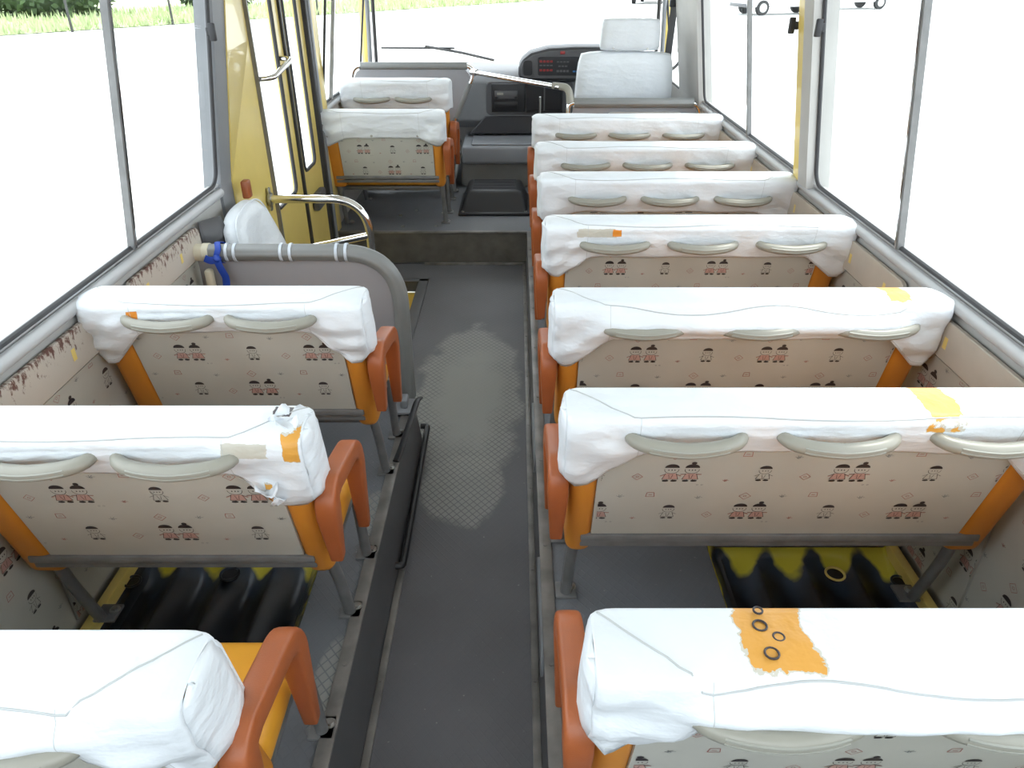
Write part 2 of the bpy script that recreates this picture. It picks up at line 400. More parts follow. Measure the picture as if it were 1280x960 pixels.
# ---------------------------------------------------------------- the passenger seats
ZP = .18                     # height of the raised seat floors
TOPZ = .62                   # seat top above that floor
LEAN = .28
def back_y(z): return (TOPZ - z) * LEAN        # rear surface of the backrest
def make_seat(row_y, side, w, label, group, seed=0, tears=(), bulge=0., lift=0., rings=False, floor_z=ZP, nh=None, buttons=False, flap=.078, torn=False, ptop=None, hz=.038):
    """side: +1 seats right of the aisle, -1 left; x local runs from aisle outward"""
    X0 = .097 if side > 0 else -.352
    if side < 0 and row_y > 3: X0 = -.372
    s = side
    t = thing('passenger_seat', label, 'bus seat', (X0, row_y - .10, floor_z), group)
    rng = random.Random(seed)
    T = TOPZ + lift
    def by(z): return (T - z) * LEAN
    x = lambda v: s * v
    # cushion
    mb = MB()
    mb.box(x(.012) if s > 0 else x(w - .01), x(w - .01) if s > 0 else x(.012), .175, .385, .215 + lift * .5, .29 + lift * .5, 0, .028, 4)
    mb.obj('seat_cushion', 'yellow_vinyl', t)
    # backrest body: orange padded shell with sloping faces
    def shell(xa, xb, zb, zt, th, bv, inset=0):
        bm = bmesh.new(); bmesh.ops.create_cube(bm, size=1)
        for v in bm.verts:
            z = zb if v.co.z < 0 else zt
            v.co = Vector((x(xa if v.co.x < 0 else xb), by(z) + inset + (th if v.co.y > 0 else 0), z))
        bmesh.ops.recalc_face_normals(bm, faces=bm.faces)
        bmesh.ops.bevel(bm, geom=list(bm.edges), offset=bv, segments=4, profile=.5, affect='EDGES')
        return bm
    mb = MB(); mb.addbm(shell(.004, w - .004, .288, T - .008, .078, .02, .012)); back = mb.obj('backrest', 'orange', t)
    for xa, xb, nm in ((0.002, .055, 0), (w - .078, w - .002, 1)):
        mb = MB(); mb.addbm(shell(xa, xb, .225, T - .012, .09, .022, .002)); mb.obj('side_bolster', 'orange', t)
    # printed rear board
    bx0, bx1, bz0, bz1 = .05, w - .073, .292, T - .05
    mb = MB()
    def pf(u, z, e):   # u = horizontal position seen from behind, left to right
        return (u, by(z) + .004 - e, z)
    u0, u1 = (bx0, bx1) if s > 0 else (-bx1, -bx0)
    th = .006
    mb.add([pf(u0, bz0, 0), pf(u1, bz0, 0), pf(u1, bz1, 0), pf(u0, bz1, 0), (u0, by(bz0) + .012, bz0), (u1, by(bz0) + .012, bz0), (u1, by(bz1) + .012, bz1), (u0, by(bz1) + .012, bz1)],
           [(0, 1, 2, 3), (7, 6, 5, 4), (0, 4, 5, 1), (1, 5, 6, 2), (2, 6, 7, 3), (3, 7, 4, 0)])
    ink = Ink(mb, pf, u0 + .006, u1 - .003, bz0 + .004, bz1)
    ink.field((u0 if s > 0 else u0) + (.145 if s > 0 else .12), T - .152 if ptop is None else ptop, 1.0)
    mb.obj('back_board', INKS, t)
    # lower rails
    mb = MB()
    for zz, yy in ((.283, 0), (.262, .004)):
        mb.box(min(x(.03), x(w - .03)), max(x(.03), x(w - .03)), by(zz) - .004 + yy, by(zz) + .02 + yy, zz - .008, zz + .008, 0, .003)
    mb.obj('rail', 'frame', t)
    # seat pan frame
    mb = MB()
    mb.box(min(x(.02), x(w - .02)), max(x(.02), x(w - .02)), .18, .375, .195 + lift * .5, .214 + lift * .5, 0, .004)
    mb.obj('seat_frame', 'frame', t)
    # legs with foot plates
    def leg(pts, foot):
        mb = MB(); mb.tube(fillet(pts, .05, 6), .0125, 12)
        fx, fy = foot
        mb.box(fx - .024, fx + .024, fy - .02, fy + .03, .0, .007, 0, .002)
        o = mb.obj('leg', 'frame', t)
        b = MB(); b.cyl((fx + .012, fy + .012, .007), (fx + .012, fy + .012, .014), .008, seg=6); b.cyl((fx + .012, fy + .012, .007), (fx + .012, fy + .012, .009), .012, seg=12)
        b.obj('bolt', 'steel', o)
    leg([(x(.03), by(.25) + .03, .30), (x(.022), .19, .15), (x(.018), .225, .004)], (x(.018), .225))
    leg([(x(.022), .40, .21), (x(.018), .405, .10), (x(.015), .41, .004)], (x(.015), .41))
    leg([(x(w - .035), by(.25) + .03, .30), (x(w - .033), .165, .15), (x(w - .036), .205, .006)], (x(w - .045), .215))
    # armrest hoop on the aisle side
    mb = MB(); ax = x(-.02)
    path = fillet([(ax, .08, .305), (ax, .06, .47), (ax, .275, .425), (ax, .295, .20)], [0, .05, .05, 0], 8)
    path = [Vector(p) for p in path]
    # resample more evenly
    def prof(k):
        wd = .0195; hb = .023 if k < .45 else .020
        e = min(k, 1 - k)
        f = min(1, .62 + e * 9)
        return sup(wd * f, hb * f, 20, .38)
    mb.sweep(path, prof, (1, 0, 0)); mb.obj('armrest', 'arm', t, 50)
    # cover
    nx = int(w / .011)
    xs = [-.012, -.010, -.004] + [(-.004 + (w + .008) * (i + 1) / nx) for i in range(nx - 1)] + [w + .004, w + .010, w + .012]
    yf = .105
    def hem(xx):
        e = min(xx, w - xx) + .012
        lob = .165
        if e < .04: q = lob
        elif e < .125: q = lob + (flap - lob) * (e - .04) / .085
        else: q = flap
        if e < .02: q = lob - (.02 - e) * 1.2
        return T - q + .004 * noise.noise((xx * 9, seed, 1))
    cols = []
    for xx in xs:
        e = min(xx + .012, w + .012 - xx)
        sh = 1 if e > .016 else math.sqrt(max(0, 1 - ((.016 - e) / .016) ** 2)) * .18 + .82
        tdip = 0 if e > .03 else (.03 - e) ** 2 * 6
        zt = T + .004 - tdip
        zh = hem(xx); pts = []
        # front skirt
        zf = zh + .0
        for k in range(8):
            z = zf + (zt - .02 - zf) * k / 8; pts.append((yf + by(z) * .9 + .004, z))
        for k in range(5):
            a = k / 4 * PI / 2; pts.append((yf - .02 + .02 * math.cos(a) + .002, zt - .02 + .02 * math.sin(a)))
        for k in range(1, 8):
            q = k / 8; yy = (yf - .02) * (1 - q) + .016 * q
            wv = .0035 * noise.noise((xx * 5, yy * 25, seed * 3.1)) if e > .05 else 0
            pts.append((yy, zt + .004 * math.sin(PI * q) + wv))
        for k in range(5):
            a = PI / 2 + k / 4 * PI / 2; pts.append((.014 + .018 * math.cos(a), zt - .018 + .018 * math.sin(a)))
        nr = 14
        for k in range(1, nr + 1):
            q = k / nr; z = zt - .018 + (zh - (zt - .018)) * q
            near = math.exp(-(max(0, e - .03) / .08) ** 2)
            wr = noise.noise((xx * 10 + z * 16, z * 22 - xx * 5, seed * 1.7)) * (.006 + .013 * near) + noise.noise((xx * 30 - z * 30 * (1 if xx < w / 2 else -1), z * 10, seed + 5)) * .006 * (.4 + near)
            bl = bulge * math.sin(min(1, q * 1.15) * PI * .8) * (1 - near)
            y = by(z) - .006 - .004 * math.sin(q * PI) - wr * math.sin(min(1, q * 1.3) * PI / 1.6) - bl - near * .006
            pts.append((y, z))
        ym = .055
        cols.append([(x(xx), ym + (y - ym) * sh, z) for y, z in pts])
    mb = MB(); m = len(cols[0]); vs = [p for c in cols for p in c]
    fs = [(i * m + k, i * m + k + 1, (i + 1) * m + k + 1, (i + 1) * m + k) for i in range(len(cols) - 1) for k in range(m - 1)]
    mb.add(vs, fs)
    # end closures: ladder between front and rear of the first/last section
    for ci, dx in ((0, -.004), (len(cols) - 1, .004)):
        c = cols[ci]; n_ = m // 2; grid = []
        for k in range(n_ + 1):
            a = Vector(c[k]); b = Vector(c[m - 1 - k]); row = []
            for j in range(7):
                q = j / 6; p = a.lerp(b, q); p.x += x(dx) * math.sin(PI * q) * 2.2 + x(noise.noise((q * 3, k * .2, seed + ci))) * .004
                if k == 0: p.z -= .006 * math.sin(PI * q)
                row.append(p)
            grid.append(row)
        mb.add([p for r in grid for p in r], [(k * 7 + j, k * 7 + j + 1, (k + 1) * 7 + j + 1, (k + 1) * 7 + j) for k in range(n_) for j in range(6)])
    cm = cover_mat('white_vinyl_cover', tears) if tears else M['cover']
    co = mb.obj('seat_cover', cm, t, 60, solid=.0028)
    # piping and seams follow the sewn surface
    def onsurf(ci, k, off=.0012):
        k0 = int(k); fr = k - k0; c = cols[ci]; p = Vector(c[k0]).lerp(Vector(c[min(k0 + 1, m - 1)]), fr)
        t_ = Vector(c[min(k0 + 1, m - 1)]) - Vector(c[max(k0 - 1, 0)]); nn = Vector((0, -t_.z, t_.y)).normalized() * -1
        if nn.z < 0 and k < 24: nn = -nn
        if k >= 24 and nn.y > 0: nn = -nn
        return p + nn * off
    P = []
    for ci in range(2, len(cols) - 2):
        e = min(xs[ci], w - xs[ci]); q = min(1, max(0, e / .10)) ** .7
        P.append(onsurf(ci, 11 + 11 * q + (1.5 + 1.6 * math.sin(xs[ci] * 17 + seed) if bulge > .02 else .5 * math.sin(xs[ci] * 13 + seed)) * max(0, q - .9) * 10))
    mb = MB(); mb.tube(P, .0015, 6); mb.obj('piping', 'piping', co)
    mb = MB()
    for tgt in (.108, w - .108):
        ci = min(range(len(xs)), key=lambda i: abs(xs[i] - tgt))
        for dci in (0,): mb.tube([onsurf(ci + dci, k, .0008) for k in range(22, 39)], .0009, 5)
    mb.tube([onsurf(ci, 37.2, .0010) for ci in range(3, len(cols) - 3)], .0007, 5)
    mb.obj('stitching', 'piping', co)
    # grab handles
    HZ = hz
    cs = {3: (.185, .437, .69), 2: (.188, .415)}[nh or (3 if w > .7 else 2)]
    hz = T - HZ - (.014 if bulge > .01 else 0)
    for c in cs:
        P = []
        for k in range(21):
            a = PI * k / 20; hx = -math.cos(a) * .092; dy = math.sin(a) ** .75 * .036
            P.append((x(c + hx), by(hz) - .004 - dy, hz + .004 * abs(hx) / .1 - .006 * math.sin(a)))
        mb = MB(); mb.tube(P, [.0112 + .0032 * math.sin(PI * k / 20) for k in range(21)], 12, flat=.95)
        h = mb.obj('grab_handle', 'handle', t)
        g = MB()
        for dz in (.0035, -.0035): g.tube([(p[0], p[1] - .0128, p[2] + dz) for p in P[5:16]], .0022, 6)
        g.obj('grip_ribs', 'handle_rib', h)
    if buttons:
        for c in (.12, .35, .57) if w < .7 else (.2, .45, .7):
            mb = MB(); q = T - flap + .012; mb.cyl((x(c), by(q) - .012, q), (x(c), by(q) - .006, q), .006, seg=12); mb.obj('snap_button', 'steel', t)
    if rings:
        for (cx, cy, r) in ((.176, .030, .0075), (.174, .068, .0075), (.190, .052, .006), (.178, .09, .005)):
            mb = MB(); R = [(x(cx) + r * math.cos(a * PI / 8), cy + r * math.sin(a * PI / 8), T + .0085) for a in range(17)]
            mb.tube(R, .0013, 6, cap=False); mb.obj('printed_ring', 'ink', co)
    if torn:
        # curled scraps of vinyl at the torn aisle-side corner
        for (cx, cy, cz, a) in ((.012, .03, T + .004, .4), (.03, .05, T + .006, 1.3), (.0, .075, T - .01, 2.2), (.055, .005, T - .11, .2), (.04, .01, T - .13, 1.7)):
            mb = MB(); n = 7; vs = []
            for i in range(n):
                q = i / (n - 1)
                for j in range(4):
                    r = j / 3
                    vs.append((x(cx) + .035 * (q - .5) * math.cos(a) - .02 * (r - .5) * math.sin(a), cy + .035 * (q - .5) * math.sin(a) + .02 * (r - .5) * math.cos(a), cz + .014 * (q - .5) ** 2 * 4 + .006 * math.sin(r * 4 + i)))
            mb.add(vs, [(i * 4 + j, i * 4 + j + 1, (i + 1) * 4 + j + 1, (i + 1) * 4 + j) for i in range(n - 1) for j in range(3)])
            mb.obj('torn_scrap', 'cover', co, solid=.001)
    return t
O_ = (.66, .32, .055); OD = (.72, .25, .03); PE = (.52, .50, .43); DK = (.06, .05, .06)

# ================================================================ STRUCTURE
XW = .975
TL = math.tan(math.radians(8.5))
def wx(z): return XW if z <= .80 else XW - TL * (z - .80)
# floors
mb = MB(); mb.box(-.50, .07, -.6, 3.86, -.06, 0); mb.box(-.98, -.50, 2.13, 2.86, -.06, 0); mb.box(-.98, -.50, 3.61, 3.86, -.06, 0)
struct(mb.obj('floor', 'floor'), 'dark grey diamond-textured rubber aisle floor')
# stairwell below the entrance door
mb = MB(); mb.box(-.98, -.50, 2.86, 3.60, -.24, -.20); mb.box(-.98, -.52, 2.86, 2.88, -.20, -.06); mb.box(-.525, -.505, 2.88, 3.60, -.20, -.06); mb.box(-.98, -.52, 3.58, 3.60, -.20, -.06)
struct(mb.obj('floor_stairwell', 'yellow'), 'yellow painted entrance stairwell')
mb = MB(); mb.box(-.505, -.455, 2.70, 3.62, .0, .008, 0, .002); mb.box(-.97, -.455, 3.59, 3.64, .0, .008, 0, .002)
struct(mb.obj('trim_1', 'dgrey'), 'dark edge strip round the stairwell')
# wheel house openings in the raised floors
AX0, AX1, AY0, AY1 = .475, .955, .35, 1.42
for s, nm in ((-1, 'left'), (1, 'right')):
    xi = .343 if s < 0 else .062
    mb = MB()
    def bx(a, b, y0, y1, z0=-.06, z1=ZP, **k): mb.box(min(s * a, s * b), max(s * a, s * b), y0, y1, z0, z1, **k)
    yend = 2.12 if s < 0 else 3.86
    bx(xi, AX0, -.6, yend); bx(AX0, .98, -.6, AY0); bx(AX0, .98, AY1, yend)
    bx(AX0, .98, AY0, AY1, -.06, ZP - .14)
    struct(mb.obj('floor_' + nm, 'platform'), 'raised grey vinyl floor under the %s seats' % nm)
    # riser of the aisle
    mb = MB(); xa = s * xi; xb = s * (xi - (.022 if s < 0 else .008))
    mb.add([(xa, -.6, ZP), (xa, yend, ZP), (xb, yend, 0), (xb, -.6, 0), (xa + s * .004, -.6, ZP), (xa + s * .004, yend, ZP), (xa + s * .004, yend, 0), (xa + s * .004, -.6, 0)],
           [(0, 1, 2, 3), (3, 2, 6, 7), (0, 4, 5, 1), (4, 7, 6, 5), (0, 3, 7, 4), (1, 5, 6, 2)])
    struct(mb.obj('baseboard_' + nm, 'dgrey'), 'dark riser between aisle and raised %s floor' % nm)
    mb = MB()
    mb.box(min(xa - s * .004, xa + s * .026), max(xa - s * .004, xa + s * .026), -.6, yend, ZP + .0005, ZP + .007, 0, .002)
    mb.box(min(xb - s * .018, xb), max(xb - s * .018, xb), -.6, yend if s > 0 else 2.1, .0005, .009, 0, .002)
    for k in range(12):
        yy = -.4 + k * .36
        if yy < yend - .1:
            mb.cyl((xa + s * .011, yy, ZP + .007), (xa + s * .011, yy, ZP + .009), .006, seg=10)
            mb.cyl((xb - s * .009, yy + .1, .009), (xb - s * .009, yy + .1, .011), .005, seg=10)
    struct(mb.obj('trim_%d' % (2 if s < 0 else 3), 'edge'), 'worn metal edge strips along the %s side of the aisle' % nm)
# front raised deck
mb = MB(); mb.box(-.98, .98, 3.866, 5.4, -.06, ZP)
struct(mb.obj('floor_front', 'platform'), 'raised grey vinyl deck in front of the aisle')
mb = MB(); mb.box(-.97, .062, 3.855, 3.866, 0.012, ZP - .004)
struct(mb.obj('baseboard_front', 'riser'), 'brown-grey riser board at the front of the aisle')
mb = MB(); mb.box(-.97, .062, 3.848, 3.872, ZP - .004, ZP + .006, 0, .002); mb.box(-.50, .05, 3.835, 3.855, 0.0005, .012, 0, .002)
struct(mb.obj('trim_4', 'edge'), 'metal nosing of the front deck step')

# lower side walls
def wallbox(mb, s, y0, y1, z0, z1, th=.05, inset=0, mi=0):
    """tilted wall slab following the body side"""
    zs = [z0] + ([.80] if z0 < .80 < z1 else []) + [z1]
    for a, b in zip(zs, zs[1:]):
        v = []
        for z in (a, b):
            for dx in (-inset, th):
                for y in (y0, y1): v.append((s * (wx(z) + dx), y, z))
        mb.add(v, [(0, 1, 3, 2), (4, 6, 7, 5), (0, 4, 5, 1), (2, 3, 7, 6), (0, 2, 6, 4), (1, 5, 7, 3)], mi)
ZC = 1.80
for s, nm in ((-1, 'left'), (1, 'right')):
    mb = MB()
    spans = [(-.6, 2.42), (3.90, 5.2)] if s < 0 else [(-.6, 5.2)]
    for a, b in spans: wallbox(mb, s, a, b, -.06, .775)
    for a, b in ([(-.6, 5.2)]): wallbox(mb, s, a, b, 1.56, ZC)
    struct(mb.obj('wall_' + nm, 'walls'), 'bus side wall on the %s' % nm)
mb = MB(); mb.box(-.98, .98, -.66, -.6, -.06, .80); mb.box(-.98, .98, -.66, -.6, 1.56, ZC); mb.box(-.98, -.80, -.66, -.6, .8, 1.56); mb.box(.8, .98, -.66, -.6, .8, 1.56)
struct(mb.obj('wall_back', 'walls'))
mb = MB(); mb.box(-.98, .98, 5.47, 5.50, -.06, .80)
mb.box(-.98, .98, 5.20, 5.3, 1.56, ZC)
struct(mb.obj('wall_front', 'walls'))
mb = MB(); mb.box(-1.0, 1.0, -.66, 5.35, ZC, ZC + .05)
struct(mb.obj('ceiling', 'headliner'))

# pillars
mb = MB()
# left B pillar: yellow, twisting from the tilted side to the upright door plane
def pillar(mb, s, ya0, yb0, ya1, yb1, z0, z1, xa=None, xb=None, proud=.02, th=.05, tb=True):
    """ya/yb bottom edges -> top edges; rear edge follows tilt, front edge stays upright if tb False"""
    v = []
    for z, ya, yb in ((z0, ya0, yb0), (z1, ya1, yb1)):
        xr = wx(z); xf = wx(z) if tb else XW
        v += [(s * (xr - proud), ya, z), (s * (xf - proud), yb, z), (s * (xf + th), yb, z), (s * (xr + th), ya, z)]
    mb.add(v, [(0, 1, 2, 3), (4, 7, 6, 5), (0, 4, 5, 1), (1, 5, 6, 2), (2, 6, 7, 3), (3, 7, 4, 0)])
pillar(mb, -1, 2.53, 2.93, 2.53, 2.93, -.06, .80, tb=False, proud=.01)
for a, b in ((.8, 1.2), (1.2, ZC)): pillar(mb, -1, 2.53, 2.93, 2.53, 2.93, a, b, tb=False, proud=.01)
struct(mb.obj('trim_5', 'yellow'), 'yellow painted pillar behind the entrance door')
mb = MB()
wallbox(mb, -1, 2.43, 2.53, -.06, ZC, inset=.006)
struct(mb.obj('trim_6', 'rubber'), 'grey pillar cover left of the yellow pillar')
mb = MB(); wallbox(mb, 1, 2.50, 2.58, .80, 1.56, inset=.016)
struct(mb.obj('trim_7', 'yellow'), 'narrow yellow pillar between the right windows')
mb = MB(); wallbox(mb, 1, 2.42, 2.50, .80, 1.56, inset=.026)
struct(mb.obj('trim_8', 'walls'), 'grey ribbed cover on the right pillar')
mb = MB(); wallbox(mb, 1, 4.08, 4.62, .775, 1.56, inset=.02)
struct(mb.obj('trim_9', 'walls'), 'wide grey pillar behind the driver window')
mb = MB()
for s in (-1, 1): mb.tube([(s * .955, 5.14, .80), (s * .94, 5.10, 1.05), (s * .90, 4.98, 1.58)], .032, 10)
struct(mb.obj('trim_10', 'yellow'), 'yellow windscreen pillars')
mb = MB()
for s in (-1, 1): mb.tube([(s * .93, 5.10, .80), (s * .912, 5.06, 1.05), (s * .875, 4.94, 1.58)], .014, 10)
struct(mb.obj('trim_11', 'rubber'), 'grey pillar trims beside the windscreen')
# sill rails: grey rubber roll + light ledge
for s, nm, n in ((-1, 'left', 12), (1, 'right', 13)):
    mb = MB()
    for a, b in ([(-.6, 2.42), (3.92, 5.1)] if s < 0 else [(-.6, 4.1)]):
        mb.tube([(s * .972, a, .788), (s * .972, b, .788)], .0145, 12)
        mb.box(min(s * .985, s * 1.01), max(s * .985, s * 1.01), a, b, .775, .808, 1)
        mb.tube([(s * .978, a, .812), (s * .978, b, .812)], .006, 8)
    struct(mb.obj('trim_%d' % n, ['sill', 'walls']), 'grey rubber window sill rail on the %s' % nm)

# windows: seal + mid bars + panes
wn = 0
def window(s, y0, y1, z0, z1, bars=(), latch=None, upright=False, seal=.0065):
    global wn; wn += 1
    fx = (lambda z: XW) if upright else wx
    o = 1 if s > 0 else -1
    loop = rr2(y0 + .004, y1 - .004, z0 + .004, z1, .045)
    mb = MB(); P = [(s * (fx(z) + .004), y, z) for y, z in loop]; P.append(P[0]); P.append(P[1]); mb.tube(P, seal, 8, cap=False)
    w = struct(mb.obj('window_%d' % wn, 'seal'), 'side window')
    mb = MB(); L = rr2(y0, y1, z0, z1, .045); mb.add([(s * (fx(z) + .012), y, z) for y, z in L] + [(s * (fx(z) + .016), y, z) for y, z in L], [tuple(range(len(L))), tuple(range(2 * len(L) - 1, len(L) - 1, -1))])
    mb.obj('window_pane', 'glass', w)
    for b in bars:
        mb = MB()
        for k, (dy, th) in enumerate(((0, .0045), (.010, .0035))):
            v = []
            for z in (z0, z1):
                for dx in (-.007, .010):
                    for q in (-th, th): v.append((s * (fx(z) + dx), b + dy + q, z))
            mb.add(v, [(0, 1, 3, 2), (4, 6, 7, 5), (0, 4, 5, 1), (2, 3, 7, 6), (0, 2, 6, 4), (1, 5, 7, 3)], k)
        mb.obj('window_bar', ['frame', 'chrome'], w)
    if latch:
        yl, zl, d = latch
        mb = MB(); xx = s * (fx(zl) - .01)
        mb.box(min(xx, xx - s * .014), max(xx, xx - s * .014), yl - .010, yl + .010, zl - .012, zl + .012, 0, .003)
        mb.box(min(xx - s * .010, xx - s * .03), max(xx - s * .010, xx - s * .03), yl - .006 - d, yl + .006 - d, zl - .024, zl + .024, 0, .004); mb.box(min(xx - s * .008, xx - s * .018), max(xx - s * .008, xx - s * .018), yl - d, yl, zl - .006, zl + .006)
        mb.obj('window_latch', 'black', w)
    return w
window(-1, -.55, 2.42, .812, 1.56, (.62, 1.80), (2.365, 1.27, .012))
window(1, -.55, 2.42, .812, 1.56, (.62, 1.80), (2.375, 1.28, .012))
window(1, 2.58, 4.06, .812, 1.56, (3.2,), (2.60, 1.27, 0))
window(1, 4.62, 5.02, .78, 1.56)
window(-1, 3.95, 4.98, .812, 1.56, (4.12,))
# windscreen and rear window
wn += 1
mb = MB()
L = [(-.90, 5.13, .86), (.90, 5.13, .86), (.85, 4.97, 1.56), (-.85, 4.97, 1.56)]
mb.add([(-.93, 5.34, .84), (-.5, 5.42, .84), (0, 5.44, .84), (.5, 5.42, .84), (.93, 5.34, .84), (-.87, 5.10, 1.58), (-.5, 5.18, 1.58), (0, 5.2, 1.58), (.5, 5.18, 1.58), (.87, 5.10, 1.58)],
       [(i, i + 1, i + 6, i + 5) for i in range(4)])
w = struct(mb.obj('window_%d' % wn, 'glass'), 'windscreen')
mb = MB(); mb.tube([(-.93, 5.34, .84), (-.5, 5.42, .84), (0, 5.44, .84), (.5, 5.42, .84), (.93, 5.34, .84)], .012, 8)
for s in (-1, 1): mb.tube([(s * .93, 5.34, .84), (s * .87, 5.10, 1.58)], .012, 8)
mb.obj('window_seal', 'seal', w)
wn += 1
mb = MB(); mb.add([(-.8, -.63, .8), (.8, -.63, .8), (.8, -.63, 1.56), (-.8, -.63, 1.56)], [(0, 1, 2, 3)]); struct(mb.obj('window_%d' % wn, 'glass'), 'rear window')

# patterned lower wall boards + upper trim strips
def wallprint(s, y0, y1, z0, z1, seed, nm_i, lab):
    mb = MB(); xx = s * (XW - .006)
    mb.box(min(xx, s * (XW - .0005)), max(xx, s * (XW - .0005)), y0, y1, z0, z1)
    def pf(u, v, e): return (xx - s * (e + .0002), u if s < 0 else -u, v)
    ink = Ink(mb, pf, y0 if s < 0 else -y1, y1 if s < 0 else -y0, z0 + .004, z1 - .004)
    # pattern runs sideways: as printed cloth turned to follow the wall
    ink.field((y0 if s < 0 else -y1) + .12 + seed * .07, z1 - .075, 1.15)
    o = struct(mb.obj('trim_%d' % nm_i, INKS), lab)
tn = 14
for s in (-1, 1):
    for k, (a, b) in enumerate(((-.6, 1.155), (1.165, 2.40)) if s < 0 else ((-.6, 1.155), (1.165, 2.40), (2.41, 4.05))):
        wallprint(s, a, b, ZP + .002, .658, k, tn, 'beige printed board on the lower side wall'); tn += 1
def strip(s, y0, y1, rust=False, curl=0):
    global tn
    mb = MB(); L = rr2(y0, y1, .668, .757, [.006, .006, .03, .03])
    mb.prism(L, 'x', s * (XW - .018), s * (XW - .0065))
    o = struct(mb.obj('trim_%d' % tn, 'rust' if rust else 'trimpanel', bev=.002), 'rust-spotted beige trim strip under the left window' if rust else 'beige trim strip under the window'); tn += 1
    # small yellow paint chips / screw holes
    for yy in (y0 + .09, y1 - .16):
        mb = MB(); xx = s * (XW - .0185)
        mb.box(min(xx, xx + s * .001), max(xx, xx + s * .001), yy, yy + .014, .695, .722)
        mb.obj('chip', 'yellow', o)
for y0, y1 in ((-.5, .42), (.56, 1.0), (1.08, 1.575), (1.70, 2.17)): strip(-1, y0, y1, True)
for y0, y1 in ((-.5, .42), (.56, 1.0), (1.08, 1.63), (1.70, 2.17), (2.24, 2.66), (2.74, 3.2), (3.28, 3.7)): strip(1, y0, y1)
# loose grey flap at the front end of the left strip
mb = MB(); n = 8; vs = []
for i in range(n):
    q = i / (n - 1); vs += [(-.955 + .03 * q * q, 2.17 + .10 * q, .765 - .01 * q), (-.955 + .05 * q, 2.17 + .13 * q, .68 - .06 * q)]
mb.add(vs, [(2 * i, 2 * i + 1, 2 * i + 3, 2 * i + 2) for i in range(n - 1)])
struct(mb.obj('trim_%d' % tn, 'dgrey', solid=.003), 'loose grey flap of trim'); tn += 1
# wheel house sheets
for s, nm in ((-1, 'left'), (1, 'right')):
    cx = s * (AX0 + AX1) / 2; cy = (AY0 + AY1) / 2 + .03
    t = thing('wheel_housing', 'ribbed yellow metal sheet with black overspray in the floor under the %s seats' % nm, 'floor panel', (cx, cy, ZP - .035))
    mb = MB(); hw = (AX1 - AX0) / 2 - .004; hy = (AY1 - AY0) / 2 - .004
    n = 97; vs = []
    ys = [-hy - .03, -hy + .0, -hy + .06, hy - .10, hy - .055, hy - .03]
    for i in range(n):
        q = i / (n - 1); xx = -hw + 2 * hw * q
        ph = (q * 4.0) % 1.0
        rib = .5 - .5 * math.cos(2 * PI * ph); rib = rib ** .55 if .08 < q < .95 else 0
        edge = .028 * max(0, 1 - min(q, 1 - q) / .05)
        for j, y in enumerate(ys):
            r = rib * (.034 if j <= 3 else 0)
            vs.append((xx, y, -.022 + edge - r + .022 + (.018 if j >= 5 else 0)))
    m = len(ys)
    mb.add(vs, [(i * m + k, i * m + k + 1, (i + 1) * m + k + 1, (i + 1) * m + k) for i in range(n - 1) for k in range(m - 1)])
    mb.obj('ribbed_sheet', 'arch', t, 50, solid=.002)
    mb = MB(); mb.box(s * (hw - .008) - .012, s * (hw - .008) + .012, -hy, hy - .03, -.03, .036, 0, .004)
    mb.obj('flange', 'yellow', t)
    for hx, hyy, r in ((s * .06, .415, .022), (s * .205, .39, .018)):
        if s < 0 and hx > -.1: hx = .02
        mb = MB(); R = [(hx + r * math.cos(a * PI / 12), hyy + r * math.sin(a * PI / 12), .012) for a in range(25)]
        mb.tube(R, .003, 8, cap=False); o = mb.obj('rim', 'yellow' if s > 0 and abs(hx) < .1 else 'arch', t)
        mb = MB(); mb.cyl((hx, hyy, .002), (hx, hyy, .010), r - .003, seg=24); mb.obj('plug', 'black', o)

# ================================================================ ENTRANCE DOOR (folding, two leaves)
def door_leaf(n, y0, y1, wy0, wy1, wz0, lab):
    outer = [(y0, -.24), (y1, -.24), (y1, 1.56), (y0, 1.56)]
    inner = rr2(wy0, wy1, wz0, 1.50, .035, 6)
    bm = bmesh.new()
    def ring(pts): return [bm.verts.new((-XW, y, z)) for y, z in pts]
    a = ring(outer); b = ring(inner)
    ea = [bm.edges.new((a[i], a[(i + 1) % len(a)])) for i in range(len(a))]; eb = [bm.edges.new((b[i], b[(i + 1) % len(b)])) for i in range(len(b))]
    bmesh.ops.triangle_fill(bm, use_beauty=True, edges=ea + eb)
    r = bmesh.ops.extrude_face_region(bm, geom=list(bm.faces))
    for v in r['geom']:
        if isinstance(v, bmesh.types.BMVert): v.co.x -= .015
    mb = MB(); mb.addbm(bm); o = struct(mb.obj('door_%d' % n, 'yellow', bev=.003), lab)
    P = [(-XW + .0, y, z) for y, z in inner]; P.append(P[0]); P.append(P[1])
    mb = MB(); mb.tube(P, .0085, 8, cap=False); mb.obj('door_window_seal', 'seal', o)
    mb = MB(); mb.add([(-XW - .008, y, z) for y, z in inner], [tuple(range(len(inner)))]); mb.obj('door_window_pane', 'glass', o)
    return o
d1 = door_leaf(1, 2.94, 3.385, 2.985, 3.285, .56, 'yellow rear leaf of the folding entrance door')
d2 = door_leaf(2, 3.41, 3.76, 3.455, 3.655, .60, 'yellow front leaf of the folding entrance door')
mb = MB(); mb.box(-.972, -.955, 2.945, 2.955, -.2, 1.55); mb.obj('door_gasket', 'frame', d1)
mb = MB(); mb.box(-.985, -.965, 3.387, 3.408, -.2, 1.55); mb.obj('door_gasket', 'seal', d1)
